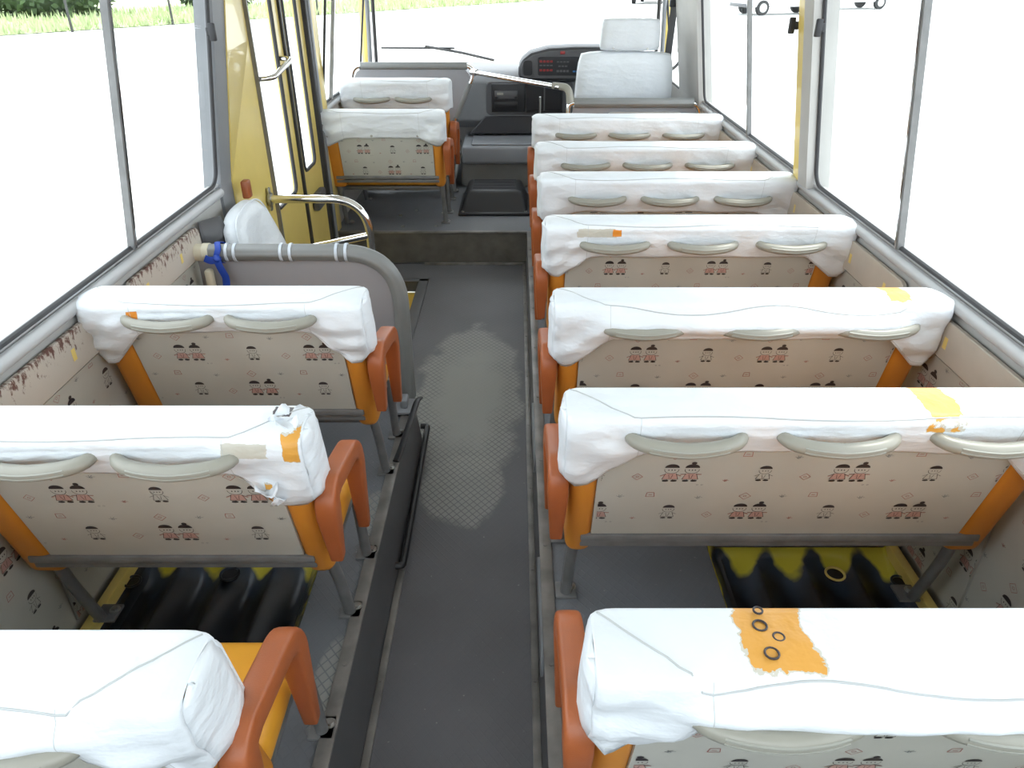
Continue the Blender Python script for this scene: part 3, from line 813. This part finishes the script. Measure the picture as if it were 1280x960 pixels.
mb = MB(); mb.tube(fillet([(-.97, 2.99, 1.06), (-.915, 3.0, 1.065), (-.915, 3.27, 1.10), (-.97, 3.30, 1.10)], .03, 6), .011, 12); mb.obj('door_handle', 'chrome', d1)
mb = MB(); mb.box(-.975, -.94, 3.50, 3.66, .40, .48, 0, .012); mb.obj('door_latch', 'dgrey', d2)
mb = MB(); mb.box(-1.02, -.955, 3.84, 3.95, -.26, 1.56, 0, .006)
struct(mb.obj('trim_%d' % tn, 'yellow'), 'yellow door post in front of the entrance'); tn += 1
mb = MB(); mb.box(-.985, -.955, 3.765, 3.80, -.26, 1.56, 0, .006)
struct(mb.obj('trim_%d' % tn, 'seal'), 'black door gasket'); tn += 1
mb = MB(); mb.box(-.985, -.950, 3.803, 3.838, -.26, 1.56, 0, .006)
struct(mb.obj('trim_%d' % tn, 'rubber'), 'grey door gasket'); tn += 1

# ================================================================ SEATS
RG = 'three-place seats right of the aisle'; LG = 'two-place seats left of the aisle'
W3, W2 = .845, .603
make_seat(.612, 1, W3, 'nearest three-place seat right of the aisle, wide orange tear in its white cover', RG, 1, [(.187, .062, .63, .036, .050, .035, O_)], bulge=.03, rings=True, flap=.062)
make_seat(1.12, 1, W3, 'second three-place right seat from the camera, orange tear near the window end', RG, 2, [(.61, .055, .63, .028, .055, .03, O_)])
make_seat(1.575, 1, W3, 'third three-place right seat from the camera, sagging cover flap over its handles', RG, 3, [(.745, .06, .63, .024, .05, .03, O_)], bulge=.028, flap=.08)
make_seat(2.13, 1, W3 + .015, 'fourth three-place right seat from the camera, peeled grey patch at its cover edge', RG, 4, [(.13, -.01, .60, .05, .03, .012, PE), (.19, -.01, .60, .012, .03, .01, OD), (.79, .06, .62, .02, .015, .03, (.7, .7, .68))], flap=.10, hz=.058)
make_seat(2.64, 1, W3 + .015, 'fifth three-place right seat from the camera, three clear handles on a whole white cover', RG, 5, flap=.122, hz=.072)
make_seat(3.14, 1, W3 + .015, 'sixth three-place right seat from the camera, second behind the driver rail', RG, 6, flap=.125, hz=.075)
make_seat(3.70, 1, W3 + .015, 'foremost three-place right seat, directly behind the driver rail', RG, 7, bulge=.01, lift=.012, flap=.13, hz=.078)
make_seat(.58, -1, W2, 'nearest two-place seat left of the aisle, at the bottom left corner', LG, 8, bulge=.028, flap=.065)
make_seat(1.06, -1, W2, 'second two-place left seat from the camera, cover ragged and torn at the aisle corner', LG, 9,
          [(-.03, .07, .63, .015, .018, .02, DK), (-.004, .012, .60, .012, .03, .022, O_), (-.075, -.01, .60, .035, .03, .013, PE), (-.055, 0, .50, .006, .05, .02, O_)], torn=True)
make_seat(1.585, -1, W2, 'two-place left seat directly behind the grey partition, tiny orange hole in its cover', LG, 10, [(-.49, -.01, .592, .012, .03, .012, OD)], flap=.075)
make_seat(3.90, -1, W2 - .005, 'two-place seat beside the entrance door with three snaps on its cover', 'two-place seats in front of the door', 11, nh=2, buttons=True, flap=.125, ptop=.425)
make_seat(4.36, -1, W2 - .03, 'foremost two-place left seat, just behind the front grey partition', 'two-place seats in front of the door', 12, lift=.085, flap=.15, hz=.095)
# the snapped cover of the seat by the door hides its handles
for o in [o for o in bpy.data.objects if o.parent and o.parent.get('label', '').startswith('two-place seat beside') and o.name.startswith('grab_handle')]:
    for c in list(o.children): bpy.data.objects.remove(c)
    bpy.data.objects.remove(o)

# ================================================================ LEFT PARTITION
t = thing('partition', 'grey partition board with ribbed tube rail between left seats and entrance', 'partition', (-.64, 2.12, ZP))
PX = lambda X, Z: (X + .64, 0, Z - ZP)
mb = MB()
path = fillet([PX(-.93, .69), PX(-.358, .69), PX(-.358, .19)], [0, .17, 0], 14)
R = .0245
def ribbed(k): return [(math.cos(a * PI / 16) * (R + (.0016 if a % 4 < 2 else 0)), math.sin(a * PI / 16) * (R + (.0016 if a % 4 < 2 else 0))) for a in range(32)]
mb.sweep(path, ribbed, (0, 1, 0)); mb.obj('tube_rail', 'tubegrey', t, 60)
for X in (-.862, -.838, -.70, -.672, -.535, -.507):
    mb = MB(); mb.cyl(PX(X - .004, .69), PX(X + .004, .69), .028, seg=24); mb.obj('tube_ring', 'ring', t)
mb = MB(); mb.cyl(PX(-.972, .69), PX(-.925, .69), .026, seg=24); mb.cyl(PX(-.935, .69), PX(-.915, .69), .028, seg=24); mb.obj('rail_socket', 'cream', t, bev=.002)
mb = MB(); L = rr2(-.955 + .64, -.375 + .64, .005, .685 - ZP, [.01, .01, .155, .01], 10); mb.prism(L, 'y', -.008, .008); mb.obj('board', 'partition', t)
mb = MB(); mb.tube(fillet([PX(-.358, .20), PX(-.358, .10), PX(-.358, .012)], .01), .016, 12); mb.box(.262, .302, -.02, .02, .0005, .008); mb.obj('foot', 'dgrey', t)
mb = MB(); mb.box(*[PX(-.935, 0)[0], PX(-.912, 0)[0]], -.035, -.008, .37, .465, 0, .008, 3); mb.obj('pull', 'cream', t)
# blue ribbon
rt = thing('ribbon', 'blue cloth ribbon knotted round the left partition rail', 'ribbon', (-.885, 2.12, .69))
mb = MB(); Rr = .031
pts = [(.004 * math.sin(a), Rr * math.cos(a * PI / 10), Rr * math.sin(a * PI / 10)) for a in range(21)]
mb.sweep(pts, lambda k: sup(.009, .0014, 8, .7), (1, 0, 0)); mb.obj('loop', 'blue', rt)
mb = MB(); bm = bmesh.new(); bmesh.ops.create_icosphere(bm, subdivisions=3, radius=.012)
for v in bm.verts: v.co *= 1 + .18 * noise.noise(v.co * 90)
mb.addbm(bm, mtx=Matrix.Translation((0, -.034, -.008))); mb.obj('knot', 'blue', rt)
for pts_ in ([(0, -.040, -.01), (.008, -.043, -.035), (.018, -.042, -.062), (.014, -.040, -.092)], [(0, -.038, -.008), (-.018, -.042, -.012), (-.034, -.040, -.004)]):
    mb = MB(); mb.tube(fillet(pts_, .01, 4), .0115, 10, flat=.16, up=(0, 1, 0)); mb.obj('tail', 'blue', rt)

# jump seat pad folded on the wall
jt = thing('jump_seat', 'folded white-covered jump seat pad against the wall by the yellow pillar', 'folding seat', (-.885, 2.40, .55))
bm = bmesh.new()
outline = [(-.245, .0), (-.24, .12), (-.19, .205), (-.06, .235), (.10, .225), (.17, .165), (.22, .0), (.19, -.09), (-.18, -.07)]
outline = [(a * .74 + .02, b * .80 + .005) for a, b in outline]
# smooth closed outline (Catmull-Rom)
C_ = []
n = len(outline)
for i in range(n):
    p0, p1, p2, p3 = [Vector(outline[(i + k) % n]) for k in (-1, 0, 1, 2)]
    for q in range(5):
        u = q / 5; C_.append(.5 * ((2 * p1) + (-p0 + p2) * u + (2 * p0 - 5 * p1 + 4 * p2 - p3) * u * u + (-p0 + 3 * p1 - 3 * p2 + p3) * u ** 3))
mb = MB(); m = len(C_); vs = []
lv = [(.0, 1.0), (.012, 1.04), (.04, 1.03), (.058, .94), (.066, .80), (.070, .5), (.070, .2)]
for xx, k in lv:
    for p in C_:
        wv = .004 * noise.noise((p.x * 14, p.y * 9, xx * 20)) + .003 * math.sin(p.x * 40 + p.y * 10)
        vs.append((xx + (wv if xx > .05 else 0) - p.y * .25, p.x * k, p.y * k + .0))
fs = [(i * m + k, i * m + (k + 1) % m, (i + 1) * m + (k + 1) % m, (i + 1) * m + k) for i in range(len(lv) - 1) for k in range(m)]
fs += [tuple(range(m))[::-1], tuple((len(lv) - 1) * m + k for k in range(m))]
mb.add(vs, fs); mb.obj('pad', 'cover', jt, 60)
mb = MB(); P = [(.045 - p.y * .25, p.x * 1.045, p.y * 1.045) for p in C_]; P.append(P[0]); mb.tube(P, .003, 6, cap=False); mb.obj('piping', 'cover', jt)
mb = MB(); mb.tube(fillet([(-.04, -.23, .05), (.03, -.26, -.05), (.03, -.22, -.2)], .04), .011, 10); mb.box(-.045, .0, -.2, .2, -.13, -.09, 0, .006)
mb.obj('bracket', 'dgrey', jt)
mb = MB(); mb.box(-.05, -.025, .11, .15, .19, .25, 0, .006); mb.obj('hinge_block', 'arm', jt)

# chrome guard rail at the stairwell
ct = thing('guard_rail', 'curved chrome guard rail behind the entrance stairwell', 'handrail', (-.58, 2.85, 0))
mb = MB(); mb.tube(fillet([(-.375, 0, .645), (0.0, 0, .645), (0.0, 0, .004)], [0, .15, 0], 14), .0165, 16); mb.obj('rail', 'chrome', ct)
mb = MB(); mb.tube([(0.0, 0, .50), (-.30, 0, .435), (-.375, 0, .42)], .015, 14); mb.obj('lower_bar', 'chrome', ct)
mb = MB(); mb.cyl((-.378, 0, .645), (-.368, 0, .645), .024, seg=20); mb.box(-.378, -.370, -.010, .010, .60, .69, 0, .003); mb.obj('wall_flange', 'steel', ct)

# ================================================================ FRONT
# front partition
ft = thing('front_partition', 'grey front partition board under a sleeved tube, beside the windscreen', 'partition', (-.6, 4.66, ZP))
mb = MB(); q = lambda X, Z: (X + .6, 0, Z - ZP)
mb.tube(fillet([q(-.975, .80), q(-.95, .915), q(-.255, .915), q(-.25, .86), q(-.37, .60), q(-.40, .19)], [0, .05, .04, .03, .05, 0], 8), .013, 12); mb.obj('frame_tube', 'chrome', ft)
mb = MB(); mb.tube([q(-.905, .915), q(-.285, .915)], .021, 16); mb.obj('tube_sleeve', 'tubegrey', ft)
mb = MB(); mb.tube([q(-.272, .82), q(-.36, .625)], .017, 16); mb.obj('lower_sleeve', 'tubegrey', ft)
mb = MB(); L = [(-.955, .19), (-.955, .84), (-.93, .885), (-.90, .90), (-.30, .90), (-.275, .87), (-.27, .84), (-.385, .60), (-.41, .19)]
mb.prism([(a + .6, b - ZP) for a, b in L], 'y', -.006, .006); mb.obj('board', 'partition', ft)
# barrier bar
bt = thing('barrier_bar', 'straight chrome bar across the front of the aisle', 'barrier bar', (-.245, 4.62, .885))
mb = MB(); mb.tube([(0, 0, 0), (.475, -.50, -.012)], .013, 16); mb.obj('bar', 'chrome', bt)
mb = MB(); mb.tube(fillet([(.44, -.463, -.008), (.52, -.52, -.01), (.53, -.53, -.085)], .05, 8), [.017] * 1 + [.019] * 9 + [.022], 16); mb.obj('plastic_sleeve', 'handle', bt)
mb = MB(); mb.cyl((-.012, .012, 0), (.02, -.02, 0), .018, seg=16); mb.obj('joint', 'chrome', bt)
# driver partition
dt = thing('driver_rail', 'grey sleeved rail with grey board behind the driver seat', 'partition', (.62, 4.10, ZP))
q = lambda X, Z: (X - .62, 0, Z - ZP)
mb = MB(); mb.tube(fillet([q(.275, .19), q(.275, .80), q(.96, .80), q(.985, .70)], [0, .03, .05, 0], 8), .013, 12); mb.obj('frame_tube', 'chrome', dt)
mb = MB(); mb.sweep([q(.305, .80), q(.60, .80), q(.93, .80)], lambda k: [(a * .024 / R * .95, b * .024 / R * .95) for a, b in ribbed(0)], (0, 1, 0)); mb.obj('tube_sleeve', 'tubegrey', dt, 60)
mb = MB(); mb.prism([(a - .62, b - ZP) for a, b in rr2(.30, .95, .19, .79, .02)], 'y', .004, .014); mb.obj('board', 'partition', dt)
mb = MB(); mb.prism([(a - .62, b - ZP) for a, b in rr2(.47, .89, .24, .755, .04)], 'y', -.012, .004); mb.obj('inset_panel', 'walls', dt)
# driver seat
st = thing('driver_chair', 'white-covered driver seat with headrest at the front right', 'driver seat', (.60, 4.30, ZP))
def pad(name, x0, x1, y0, y1, z0, z1, lean=0, taper=0, bev=.03, mat_='cover', par=None, wr=.004):
    bm = bmesh.new(); bmesh.ops.create_cube(bm, size=1)
    bmesh.ops.subdivide_edges(bm, edges=list(bm.edges), cuts=9, use_grid_fill=True)
    for v in bm.verts:
        c = v.co
        # superellipsoid rounding
        fx = c.x * 2; fy = c.y * 2; fz = c.z * 2
        ex = 1 - .05 * (abs(fz) ** 8 + abs(fy) ** 4 * .5); ey = 1 - .22 * (abs(fz) ** 5 * .7 + abs(fx) ** 5 * .8); ez = 1 - .05 * (abs(fx) ** 6 + abs(fy) ** 4)
        X = (x0 + x1) / 2 + c.x * (x1 - x0) * ex * (1 - taper * (fz + 1) / 2); Y = (y0 + y1) / 2 + c.y * (y1 - y0) * ey; Z = (z0 + z1) / 2 + c.z * (z1 - z0) * ez
        Y -= lean * (Z - z0); Y += wr * noise.noise((X * 9 + Z * 6, 3, Z * 12))
        v.co = (X, Y, Z)
    mb = MB(); mb.addbm(bm); return mb.obj(name, mat_, par, 70)
pad('backrest', -.29, .27, .02, .16, .35, .845, .12, .10, par=st)
hr = pad('headrest', -.155, .165, -.02, .09, .85, 1.005, .1, .06, par=st)
for xx in (-.085, .095):
    mb = MB(); mb.cyl((xx, -.029, .863), (xx, -.024, .863), .006, seg=10); mb.obj('snap_button', 'steel', hr)
for xx in (-.06, .07):
    mb = MB(); mb.cyl((xx, .035, .80), (xx, .035, .87), .007, seg=10); mb.obj('headrest_post', 'chrome', st)
pad('seat_cushion', -.26, .26, .12, .60, .24, .38, 0, 0, par=st)
mb = MB(); mb.box(-.2, .2, .15, .55, .0, .24, 0, .02); mb.obj('pedestal', 'black', st)
# seat belt pillar loop
bl = thing('seat_belt', 'grey seat belt on its guide beside the driver headrest', 'seat belt', (.915, 4.66, .8))
mb = MB(); mb.tube([(-.03, .0, -.25), (-.035, .0, .2), (-.02, 0, .58)], .02, 8, flat=.12, up=(0, 1, 0)); mb.obj('strap', 'dgrey', bl)
mb = MB(); mb.box(-.055, -.015, -.02, .012, .42, .47, 0, .008); mb.obj('guide', 'black', bl)

# dashboard
da = thing('dashboard', 'grey dashboard with black centre panels under the windscreen', 'dashboard', (0, 5.0, .5))
mb = MB()
prof_ = [(.46, 0), (.46, .35), (.28, .355), (.12, .335), (.03, .31), (.0, .28), (-.005, .05), (.04, 0)]
mb.prism(prof_, 'x', -.94, .94); mb.obj('dash_body', 'dash', da, bev=.008)
mb = MB(); mb.prism(rr2(-.19, .36, .085, .285, [.03, .02, .02, .03]), 'y', -.012, .02); mb.obj('centre_panel', 'dgrey', da, bev=.005)
mb = MB(); mb.prism([(-.30, -.035), (.40, -.035), (.40, .08), (-.20, .08)], 'y', -.01, .06); mb.obj('lower_panel', 'dashdark', da, bev=.01)
# radio
rd = thing('radio', 'black radio set in the dashboard centre', 'radio', (-.05, 4.985, .69))
mb = MB(); mb.box(-.105, .105, -.016, .0, -.085, .085, 0, .004); mb.obj('bezel', 'black', rd)
mb = MB(); mb.box(-.085, .06, -.022, -.014, -.005, .045, 0, .003); mb.obj('face', 'dgrey', rd)
mb = MB(); mb.box(-.07, -.03, -.024, -.021, .02, .034); mb.obj('display', 'handle', rd)
mb = MB(); mb.box(-.085, .06, -.02, -.014, -.065, -.02, 0, .003); mb.obj('cassette_slot', 'screen', rd)
for xx in (-.075, .05):
    mb = MB(); mb.cyl((xx, -.034, .005), (xx, -.02, .005), .009, seg=16); mb.obj('knob', 'black', rd)
ab = thing('storage_bin', 'open black storage bin right of the radio', 'storage bin', (.18, 4.985, .69))
mb = MB()
for b in ((-.115, -.108, -.02, .0, -.085, .085), (.108, .115, -.02, .0, -.085, .085), (-.115, .115, -.02, .0, .078, .085), (-.115, .115, -.02, .0, -.085, -.078), (-.115, .115, -.004, .0, -.085, .085)): mb.box(*b)
mb.obj('bin', 'screen', ab)
mb = MB(); mb.box(-.004, .004, -.018, -.002, -.08, .08); mb.obj('divider', 'dgrey', ab)
# gear lever
gl = thing('gear_lever', 'thin steel lever standing in front of the storage bin', 'lever', (.145, 4.72, .47))
mb = MB(); mb.tube([(0, 0, -.005), (.0, -.02, .14), (-.002, -.06, .275)], .006, 10); mb.obj('rod', 'steel', gl)
mb = MB(); bm = bmesh.new(); bmesh.ops.create_cone(bm, cap_ends=True, segments=20, radius1=.05, radius2=.012, depth=.07); mb.addbm(bm, mtx=Matrix.Translation((0, 0, .03))); mb.obj('boot', 'black', gl)
# instrument binnacle
ib = thing('instrument_cluster', 'dark rounded instrument binnacle with red switches on the dashboard', 'instrument panel', (.30, 4.93, .80))
out = [(-.285, .02), (-.285, .07), (-.265, .115), (-.21, .155), (-.10, .182), (.06, .19), (.40, .19), (.52, .15), (.52, .0), (-.25, .0)]
mb = MB(); mb.prism(out, 'y', .0, .065); mb.prism([(a, max(b, .06)) for a, b in out[1:-2]] , 'y', .06, .24); mb.obj('hood', 'dashdark', ib, bev=.016)
mb = MB(); mb.prism([(a * .95 + .0, .012 + b * .86) for a, b in out], 'y', -.006, .0); mb.obj('face_panel', 'dgrey', ib, bev=.003)
mb = MB(); mb.prism(rr2(-.255, -.20, .03, .115, .015), 'y', -.014, -.006); mb.obj('air_vent', 'black', ib)
mb = MB(); mb.prism(rr2(-.165, .12, .03, .135, .012), 'y', -.014, -.006); mb.obj('gauge_block', 'screen', ib)
for (a, b, c, d, mt) in ((-.155, -.07, .105, .117, 'redlamp'), (-.155, -.07, .055, .067, 'redlamp'), (-.05, .03, .105, .112, 'dgrey'), (-.04, .02, .08, .088, 'dgrey'), (-.05, .03, .05, .062, 'dgrey'), (.05, .09, .05, .058, 'bluelamp'), (-.155, -.07, .085, .092, 'dgrey')):
    mb = MB(); n_ = max(1, int((b - a) / .017))
    for k in range(n_): mb.box(a + (b - a) * k / n_, a + (b - a) * (k + .75) / n_, -.019, -.013, c, d)
    mb.obj('switch_row', mt, ib)
mb = MB(); mb.box(-.03, .0, -.013, -.005, .15, .168, 0, .003); mb.obj('warning_button', 'redlamp', ib)
# steering wheel
sw = thing('steering_wheel', 'dark steering wheel mostly hidden behind the driver seat', 'steering wheel', (.57, 4.74, .80))
mb = MB(); Rw = .20
ring = []
for a in range(41):
    th = a * 2 * PI / 40; ring.append((Rw * math.cos(th), Rw * math.sin(th) * .80, Rw * math.sin(th) * .6))
mb.tube(ring, .013, 12, cap=False); mb.obj('rim', 'black', sw)
mb = MB()
for th in (.3, PI - .3, -PI / 2): mb.tube([(0, 0, -.02), (Rw * math.cos(th), Rw * math.sin(th) * .8, Rw * math.sin(th) * .6)], .011, 8)
mb.cyl((0, -.02, .02), (0, .02, -.04), .055, seg=24); mb.obj('spokes', 'black', sw)
mb = MB(); mb.cyl((0, .02, -.04), (0, .08, -.16), .025, seg=16); mb.obj('column', 'black', sw)
cl = thing('control_stalk', 'small dark blue stalk below the instrument cluster', 'stalk', (.22, 4.92, .765))
mb = MB(); mb.tube([(-.035, -.02, 0), (0, -.03, .008), (.04, 0, 0), (.06, .05, -.005)], [.009, .013, .009, .006], 12); cl_ = mb.obj('lever', mat('dark_blue_plastic', (.02, .03, .09), .4), cl)
# engine cover
ec = thing('engine_cover', 'grey engine cover box with raised lid between the front seats', 'engine cover', (.12, 4.97, ZP))
mb = MB(); mb.prism(rr2(-.47, .20, .0, .20, .03), 'y', -.20, .24); mb.obj('box', 'enginecloth', ec, bev=.012)
mb = MB(); mb.box(-.46, .20, -.235, .24, .150, .262, 0, .022, 4); mb.box(-.40, .15, -.215, .2, .262, .274, 0, .008, 3); mb.obj('lid', 'enginecover', ec)
mb = MB(); n = 14; vs = []
for i in range(n):
    q = i / (n - 1); xx = -.475 - .05 * q
    for j in range(9):
        r = j / 8; vs.append((xx - .03 * r + .012 * math.sin(r * 9 + q * 3), -.22 + .45 * r, .21 - .205 * q + .004 * math.sin(r * 14)))
mb.add(vs, [(i * 9 + j, i * 9 + j + 1, (i + 1) * 9 + j + 1, (i + 1) * 9 + j) for i in range(n - 1) for j in range(8)]); mb.obj('side_skirt', 'enginecloth', ec, solid=.004)
# step box
sb = thing('step_stool', 'low black plastic step standing at the end of the aisle', 'step', (-.125, 4.36, ZP))
bm = bmesh.new(); bmesh.ops.create_cube(bm, size=1)
for v in bm.verts:
    top = v.co.z > 0; v.co = Vector((v.co.x * (.31 if top else .40), v.co.y * (.27 if top else .42) + (.04 if top else 0), .115 if top else .004))
bmesh.ops.bevel(bm, geom=list(bm.edges), offset=.022, segments=4, profile=.5, affect='EDGES')
mb = MB(); mb.addbm(bm); mb.box(-.205, .205, -.215, .215, .0, .018, 0, .006); mb.obj('body', 'black', sb)
mb = MB()
for k in range(9): mb.box(-.125, .125, -.06 + k * .025, -.052 + k * .025, .114, .118)
mb.obj('tread', 'dashdark', sb)
for xx in (-.18, .18):
    mb = MB(); mb.cyl((xx, -.19, .017), (xx, -.19, .022), .009, seg=8); mb.obj('screw', 'steel', sb)
# bolts on the front deck
for k, (xx, yy) in enumerate(((-.62, 3.95), (-.44, 3.95), (-.58, 4.25), (-.42, 4.2), (-.66, 4.15))):
    mb = MB(); mb.cyl((xx, yy, ZP), (xx, yy, ZP + .006), .009, seg=6); o = mb.obj('floor_bolt', 'steel'); tag(o, 'small steel bolt head in the deck floor ' + ('at the step edge, left of its neighbour', 'at the step edge, right of its neighbour', 'under the middle of the door seat', 'near the legs of the door seat', 'furthest left below the door seat')[k], 'bolt', 'floor bolts under the front left seats')
# black bent handles on the aisle riser
hb = thing('floor_bar', 'long black bent bar on the left aisle riser beside the worn floor', 'bar', (-.318, 1.85, .0))
mb = MB(); mb.tube(fillet([(-.012, -.36, .03), (.012, -.36, .03), (.012, .30, .05), (-.012, .30, .05)], .02, 6), .010, 10); mb.obj('bar', 'black', hb)
h2 = thing('edge_handle', 'black strap bar on the raised left floor beside the partition foot', 'bar', (-.318, 1.95, ZP))
mb = MB(); mb.tube(fillet([(-.03, -.20, .008), (-.02, -.16, .022), (-.005, .12, .022), (0, .16, .008)], .03, 6), .010, 10, flat=.5); mb.obj('bar', 'black', h2)
# lever plate at partition foot
pb = thing('foot_plate', 'grey bracket plate at the foot of the left partition rail', 'bracket', (-.36, 2.05, ZP))
mb = MB(); mb.box(-.03, .03, -.05, .04, .007, .02, 0, .006); mb.box(-.012, .012, -.03, .02, .02, .05, 0, .006); mb.obj('plate', 'rubber', pb)
# right riser black handles
for k, yy in enumerate((1.25, 2.0)):
    h = thing('riser_clip', ('pale-edged oval plate on the right aisle riser beside the second right seat', 'pale-edged oval plate on the right aisle riser beside the fourth right seat')[k], 'plate', (.060, yy, .10), 'oval plates on the right riser')
    mb = MB(); mb.prism([(a, b) for a, b in rr2(-.17, .17, -.03, .05, .04)], 'x', -.006, .0); mb.obj('plate', 'rubber', h)

# ================================================================ OUTSIDE
GZ = -.80
mb = MB(); mb.add([(-160, -60, GZ), (160, -60, GZ), (160, 200, GZ), (-160, 200, GZ)], [(0, 1, 2, 3)])
struct(mb.obj('floor_outside', 'ground'), 'pale bright gravel lot outside')
# grass verge beyond the line through (-17.6,27.8) and (-3.3,46.4)
A = Vector((-17.6, 27.8)); B = Vector((-3.35, 46.4)); D = (B - A).normalized(); N = Vector((-D.y, D.x))
def V(t, n_, z): p = A + D * t + N * n_; return (p.x, p.y, z)
mb = MB(); rg = random.Random(3)
mb.add([V(-25, 0, GZ + .02), V(60, 0, GZ + .02), V(60, 60, GZ + .02), V(-25, 60, GZ + .02)], [(0, 1, 2, 3)])
for k in range(9000):
    t_ = rg.uniform(-12, 40); n_ = rg.random() ** 1.6 * 9; h = rg.uniform(.12, .42); a = rg.uniform(0, PI); w_ = rg.uniform(.03, .07)
    p = Vector(V(t_, n_, GZ + .02)); d = Vector((math.cos(a) * w_, math.sin(a) * w_, 0)); tip = p + Vector((rg.uniform(-.12, .12), rg.uniform(-.12, .12), h))
    mb.add([p - d, p + d, tip], [(0, 1, 2)])
o = mb.obj('grass_verge', 'grass'); tag(o, 'strip of sunlit green grass beyond the gravel lot', 'grass'); o['kind'] = 'stuff'
for k, (px_, py_) in enumerate(((-15.9, 29.3), (-13.7, 32.8), (-9.3, 38.8))):
    mb = MB(); mb.tube([(px_, py_, GZ), (px_ + .0, py_ + .03, GZ + 1.7)], [.05, .04], 8)
    o = mb.obj('fence_post', 'post'); tag(o, ('thin dark fence post in the grass seen left of the first window bar', 'thin dark fence post in the grass seen right of the first window bar', 'thin dark fence post in the grass seen through the entrance door')[k], 'fence post', 'fence posts in the grass')
def bush(cx, cy, rx, ry, rz, zc, n, m, lab, seed):
    rg = random.Random(seed); mb = MB()
    for k in range(n):
        th = rg.uniform(0, 2 * PI); ph = math.acos(rg.uniform(-1, 1)); r = rg.uniform(.75, 1.08)
        c = Vector((cx + rx * r * math.sin(ph) * math.cos(th), cy + ry * r * math.sin(ph) * math.sin(th), zc + rz * r * math.cos(ph)))
        a = Vector((rg.uniform(-1, 1), rg.uniform(-1, 1), rg.uniform(-1, 1))).normalized() * rg.uniform(.12, .3); b = a.cross(Vector((rg.uniform(-1, 1), rg.uniform(-1, 1), rg.uniform(-1, 1)))).normalized() * .12
        mb.add([c - a, c + b, c + a, c - b], [(0, 1, 2, 3)])
    bm = bmesh.new(); bmesh.ops.create_icosphere(bm, subdivisions=3, radius=1)
    for v in bm.verts: v.co *= 1 + .2 * noise.noise(v.co * 3)
    mb.addbm(bm, mtx=Matrix.Translation((cx, cy, zc)) @ Matrix.Diagonal((rx * .85, ry * .85, rz * .85, 1)))
    return tag(mb.obj('hedge_bush', m), lab, 'bush', 'bushes behind the fence')
bush(-21.5, 38, 3.2, 2.6, 2.0, GZ + 1.6, 1600, 'leaf', 'dark leafy bush seen at the upper left through the rear side window', 1)
bush(-16.2, 45.5, 2.6, 2.2, 1.9, GZ + 1.7, 1400, 'leaf', 'dark leafy bush seen beside the window latch of the left window', 2)
bush(-28.5, 35, 3.5, 2.5, 1.6, GZ + 2.3, 1200, 'leafl', 'pale green bush at the far upper left corner', 3)
# parked cars
def car(x_, y_, rz_, lab, kind):
    t = thing('parked_car', lab, 'car', (x_, y_, GZ)); t.rotation_euler[2] = rz_
    if kind == 'van': side = [(-2.3, .35), (2.2, .35), (2.3, .8), (2.15, 1.05), (1.55, 1.85), (1.3, 1.95), (-2.2, 1.95), (-2.35, 1.6)]
    else: side = [(-2.2, .35), (2.15, .35), (2.2, .7), (2.0, .85), (1.1, .98), (.4, 1.42), (-1.0, 1.46), (-1.9, 1.05), (-2.2, .95)]
    mb = MB(); mb.prism(side, 'y', -.85, .85); mb.obj('body', 'whitepaint', t, bev=.06)
    for wx_ in (-1.4, 1.4):
        for sy in (-1, 1):
            mb = MB(); mb.cyl((wx_, sy * .70, .32), (wx_, sy * .89, .32), .32, seg=28); w_ = mb.obj('wheel', 'tyre', t, bev=.02)
            mb = MB(); mb.cyl((wx_, sy * .86, .32), (wx_, sy * .905, .32), .19, seg=24); mb.obj('wheel_hub', 'steel', w_)
    mb = MB()
    zt = 1.75 if kind == 'van' else 1.34
    for sy in (-1, 1): mb.box(-1.2 if kind != 'van' else -2.0, .55 if kind != 'van' else 1.3, sy * .852 - .006, sy * .852 + .006, 1.02 if kind != 'van' else 1.15, zt)
    mb.obj('side_window', 'carglass', t)
    mb = MB()
    for sy in (-.6, .6): mb.cyl((2.12, sy, .68), (2.24, sy, .68), .13, seg=20)
    mb.obj('headlight', 'steel', t)
    mb = MB(); mb.box(2.16, 2.24, -.8, .8, .34, .5, 0, .02); mb.obj('bumper', 'dgrey', t)
car(8.2, 50.5, -1.9, 'white car parked far ahead, its wheel seen through the windscreen', 'car')
car(12.6, 39.6, -2.9, 'white van parked outside seen through the front right window', 'van')
car(17.5, 44.0, -2.9, 'white car parked outside seen above the second right window latch', 'car')
# bus nose outside and wiper
nb = thing('bus_nose', 'yellow and white bus nose outside below the windscreen', 'bus body', (0, 5.68, .5))
mb = MB(); mb.prism([(-.15, .28), (.10, .27), (.22, .15), (.25, -.9), (-.1, -.9)], 'x', -.98, .98); mb.obj('cowl', 'yellow', nb, bev=.02)
mb = MB(); mb.box(-.93, -.2, -.08, .1, .28, .315, 0, .01); mb.obj('cowl_cover', 'whitepaint', nb)
wp = thing('wiper', 'thin dark windscreen wiper resting at the left of the windscreen', 'wiper', (-.47, 5.52, .90))
mb = MB(); mb.tube([(-.45, .0, .03), (.05, .0, .028)], .006, 8); mb.obj('blade', 'black', wp)
mb = MB(); mb.tube([(.32, .02, -.05), (.1, 0, .0), (-.15, 0, .04)], .009, 8); mb.obj('arm', 'dgrey', wp)
# outside mirrors
mr = thing('wing_mirror', 'dark wing mirror outside the driver window', 'mirror', (1.10, 5.25, .92))
mb = MB(); mb.tube(fillet([(-.15, -.05, -.12), (-.05, .0, -.08), (.0, 0, .0), (0, 0, .38), (-.16, -.15, .42)], .04), .010, 10); mb.obj('bracket', 'black', mr)
mb = MB(); mb.box(-.05, .11, -.02, .03, .0, .26, 0, .02, 3); mb.obj('housing', 'black', mr)
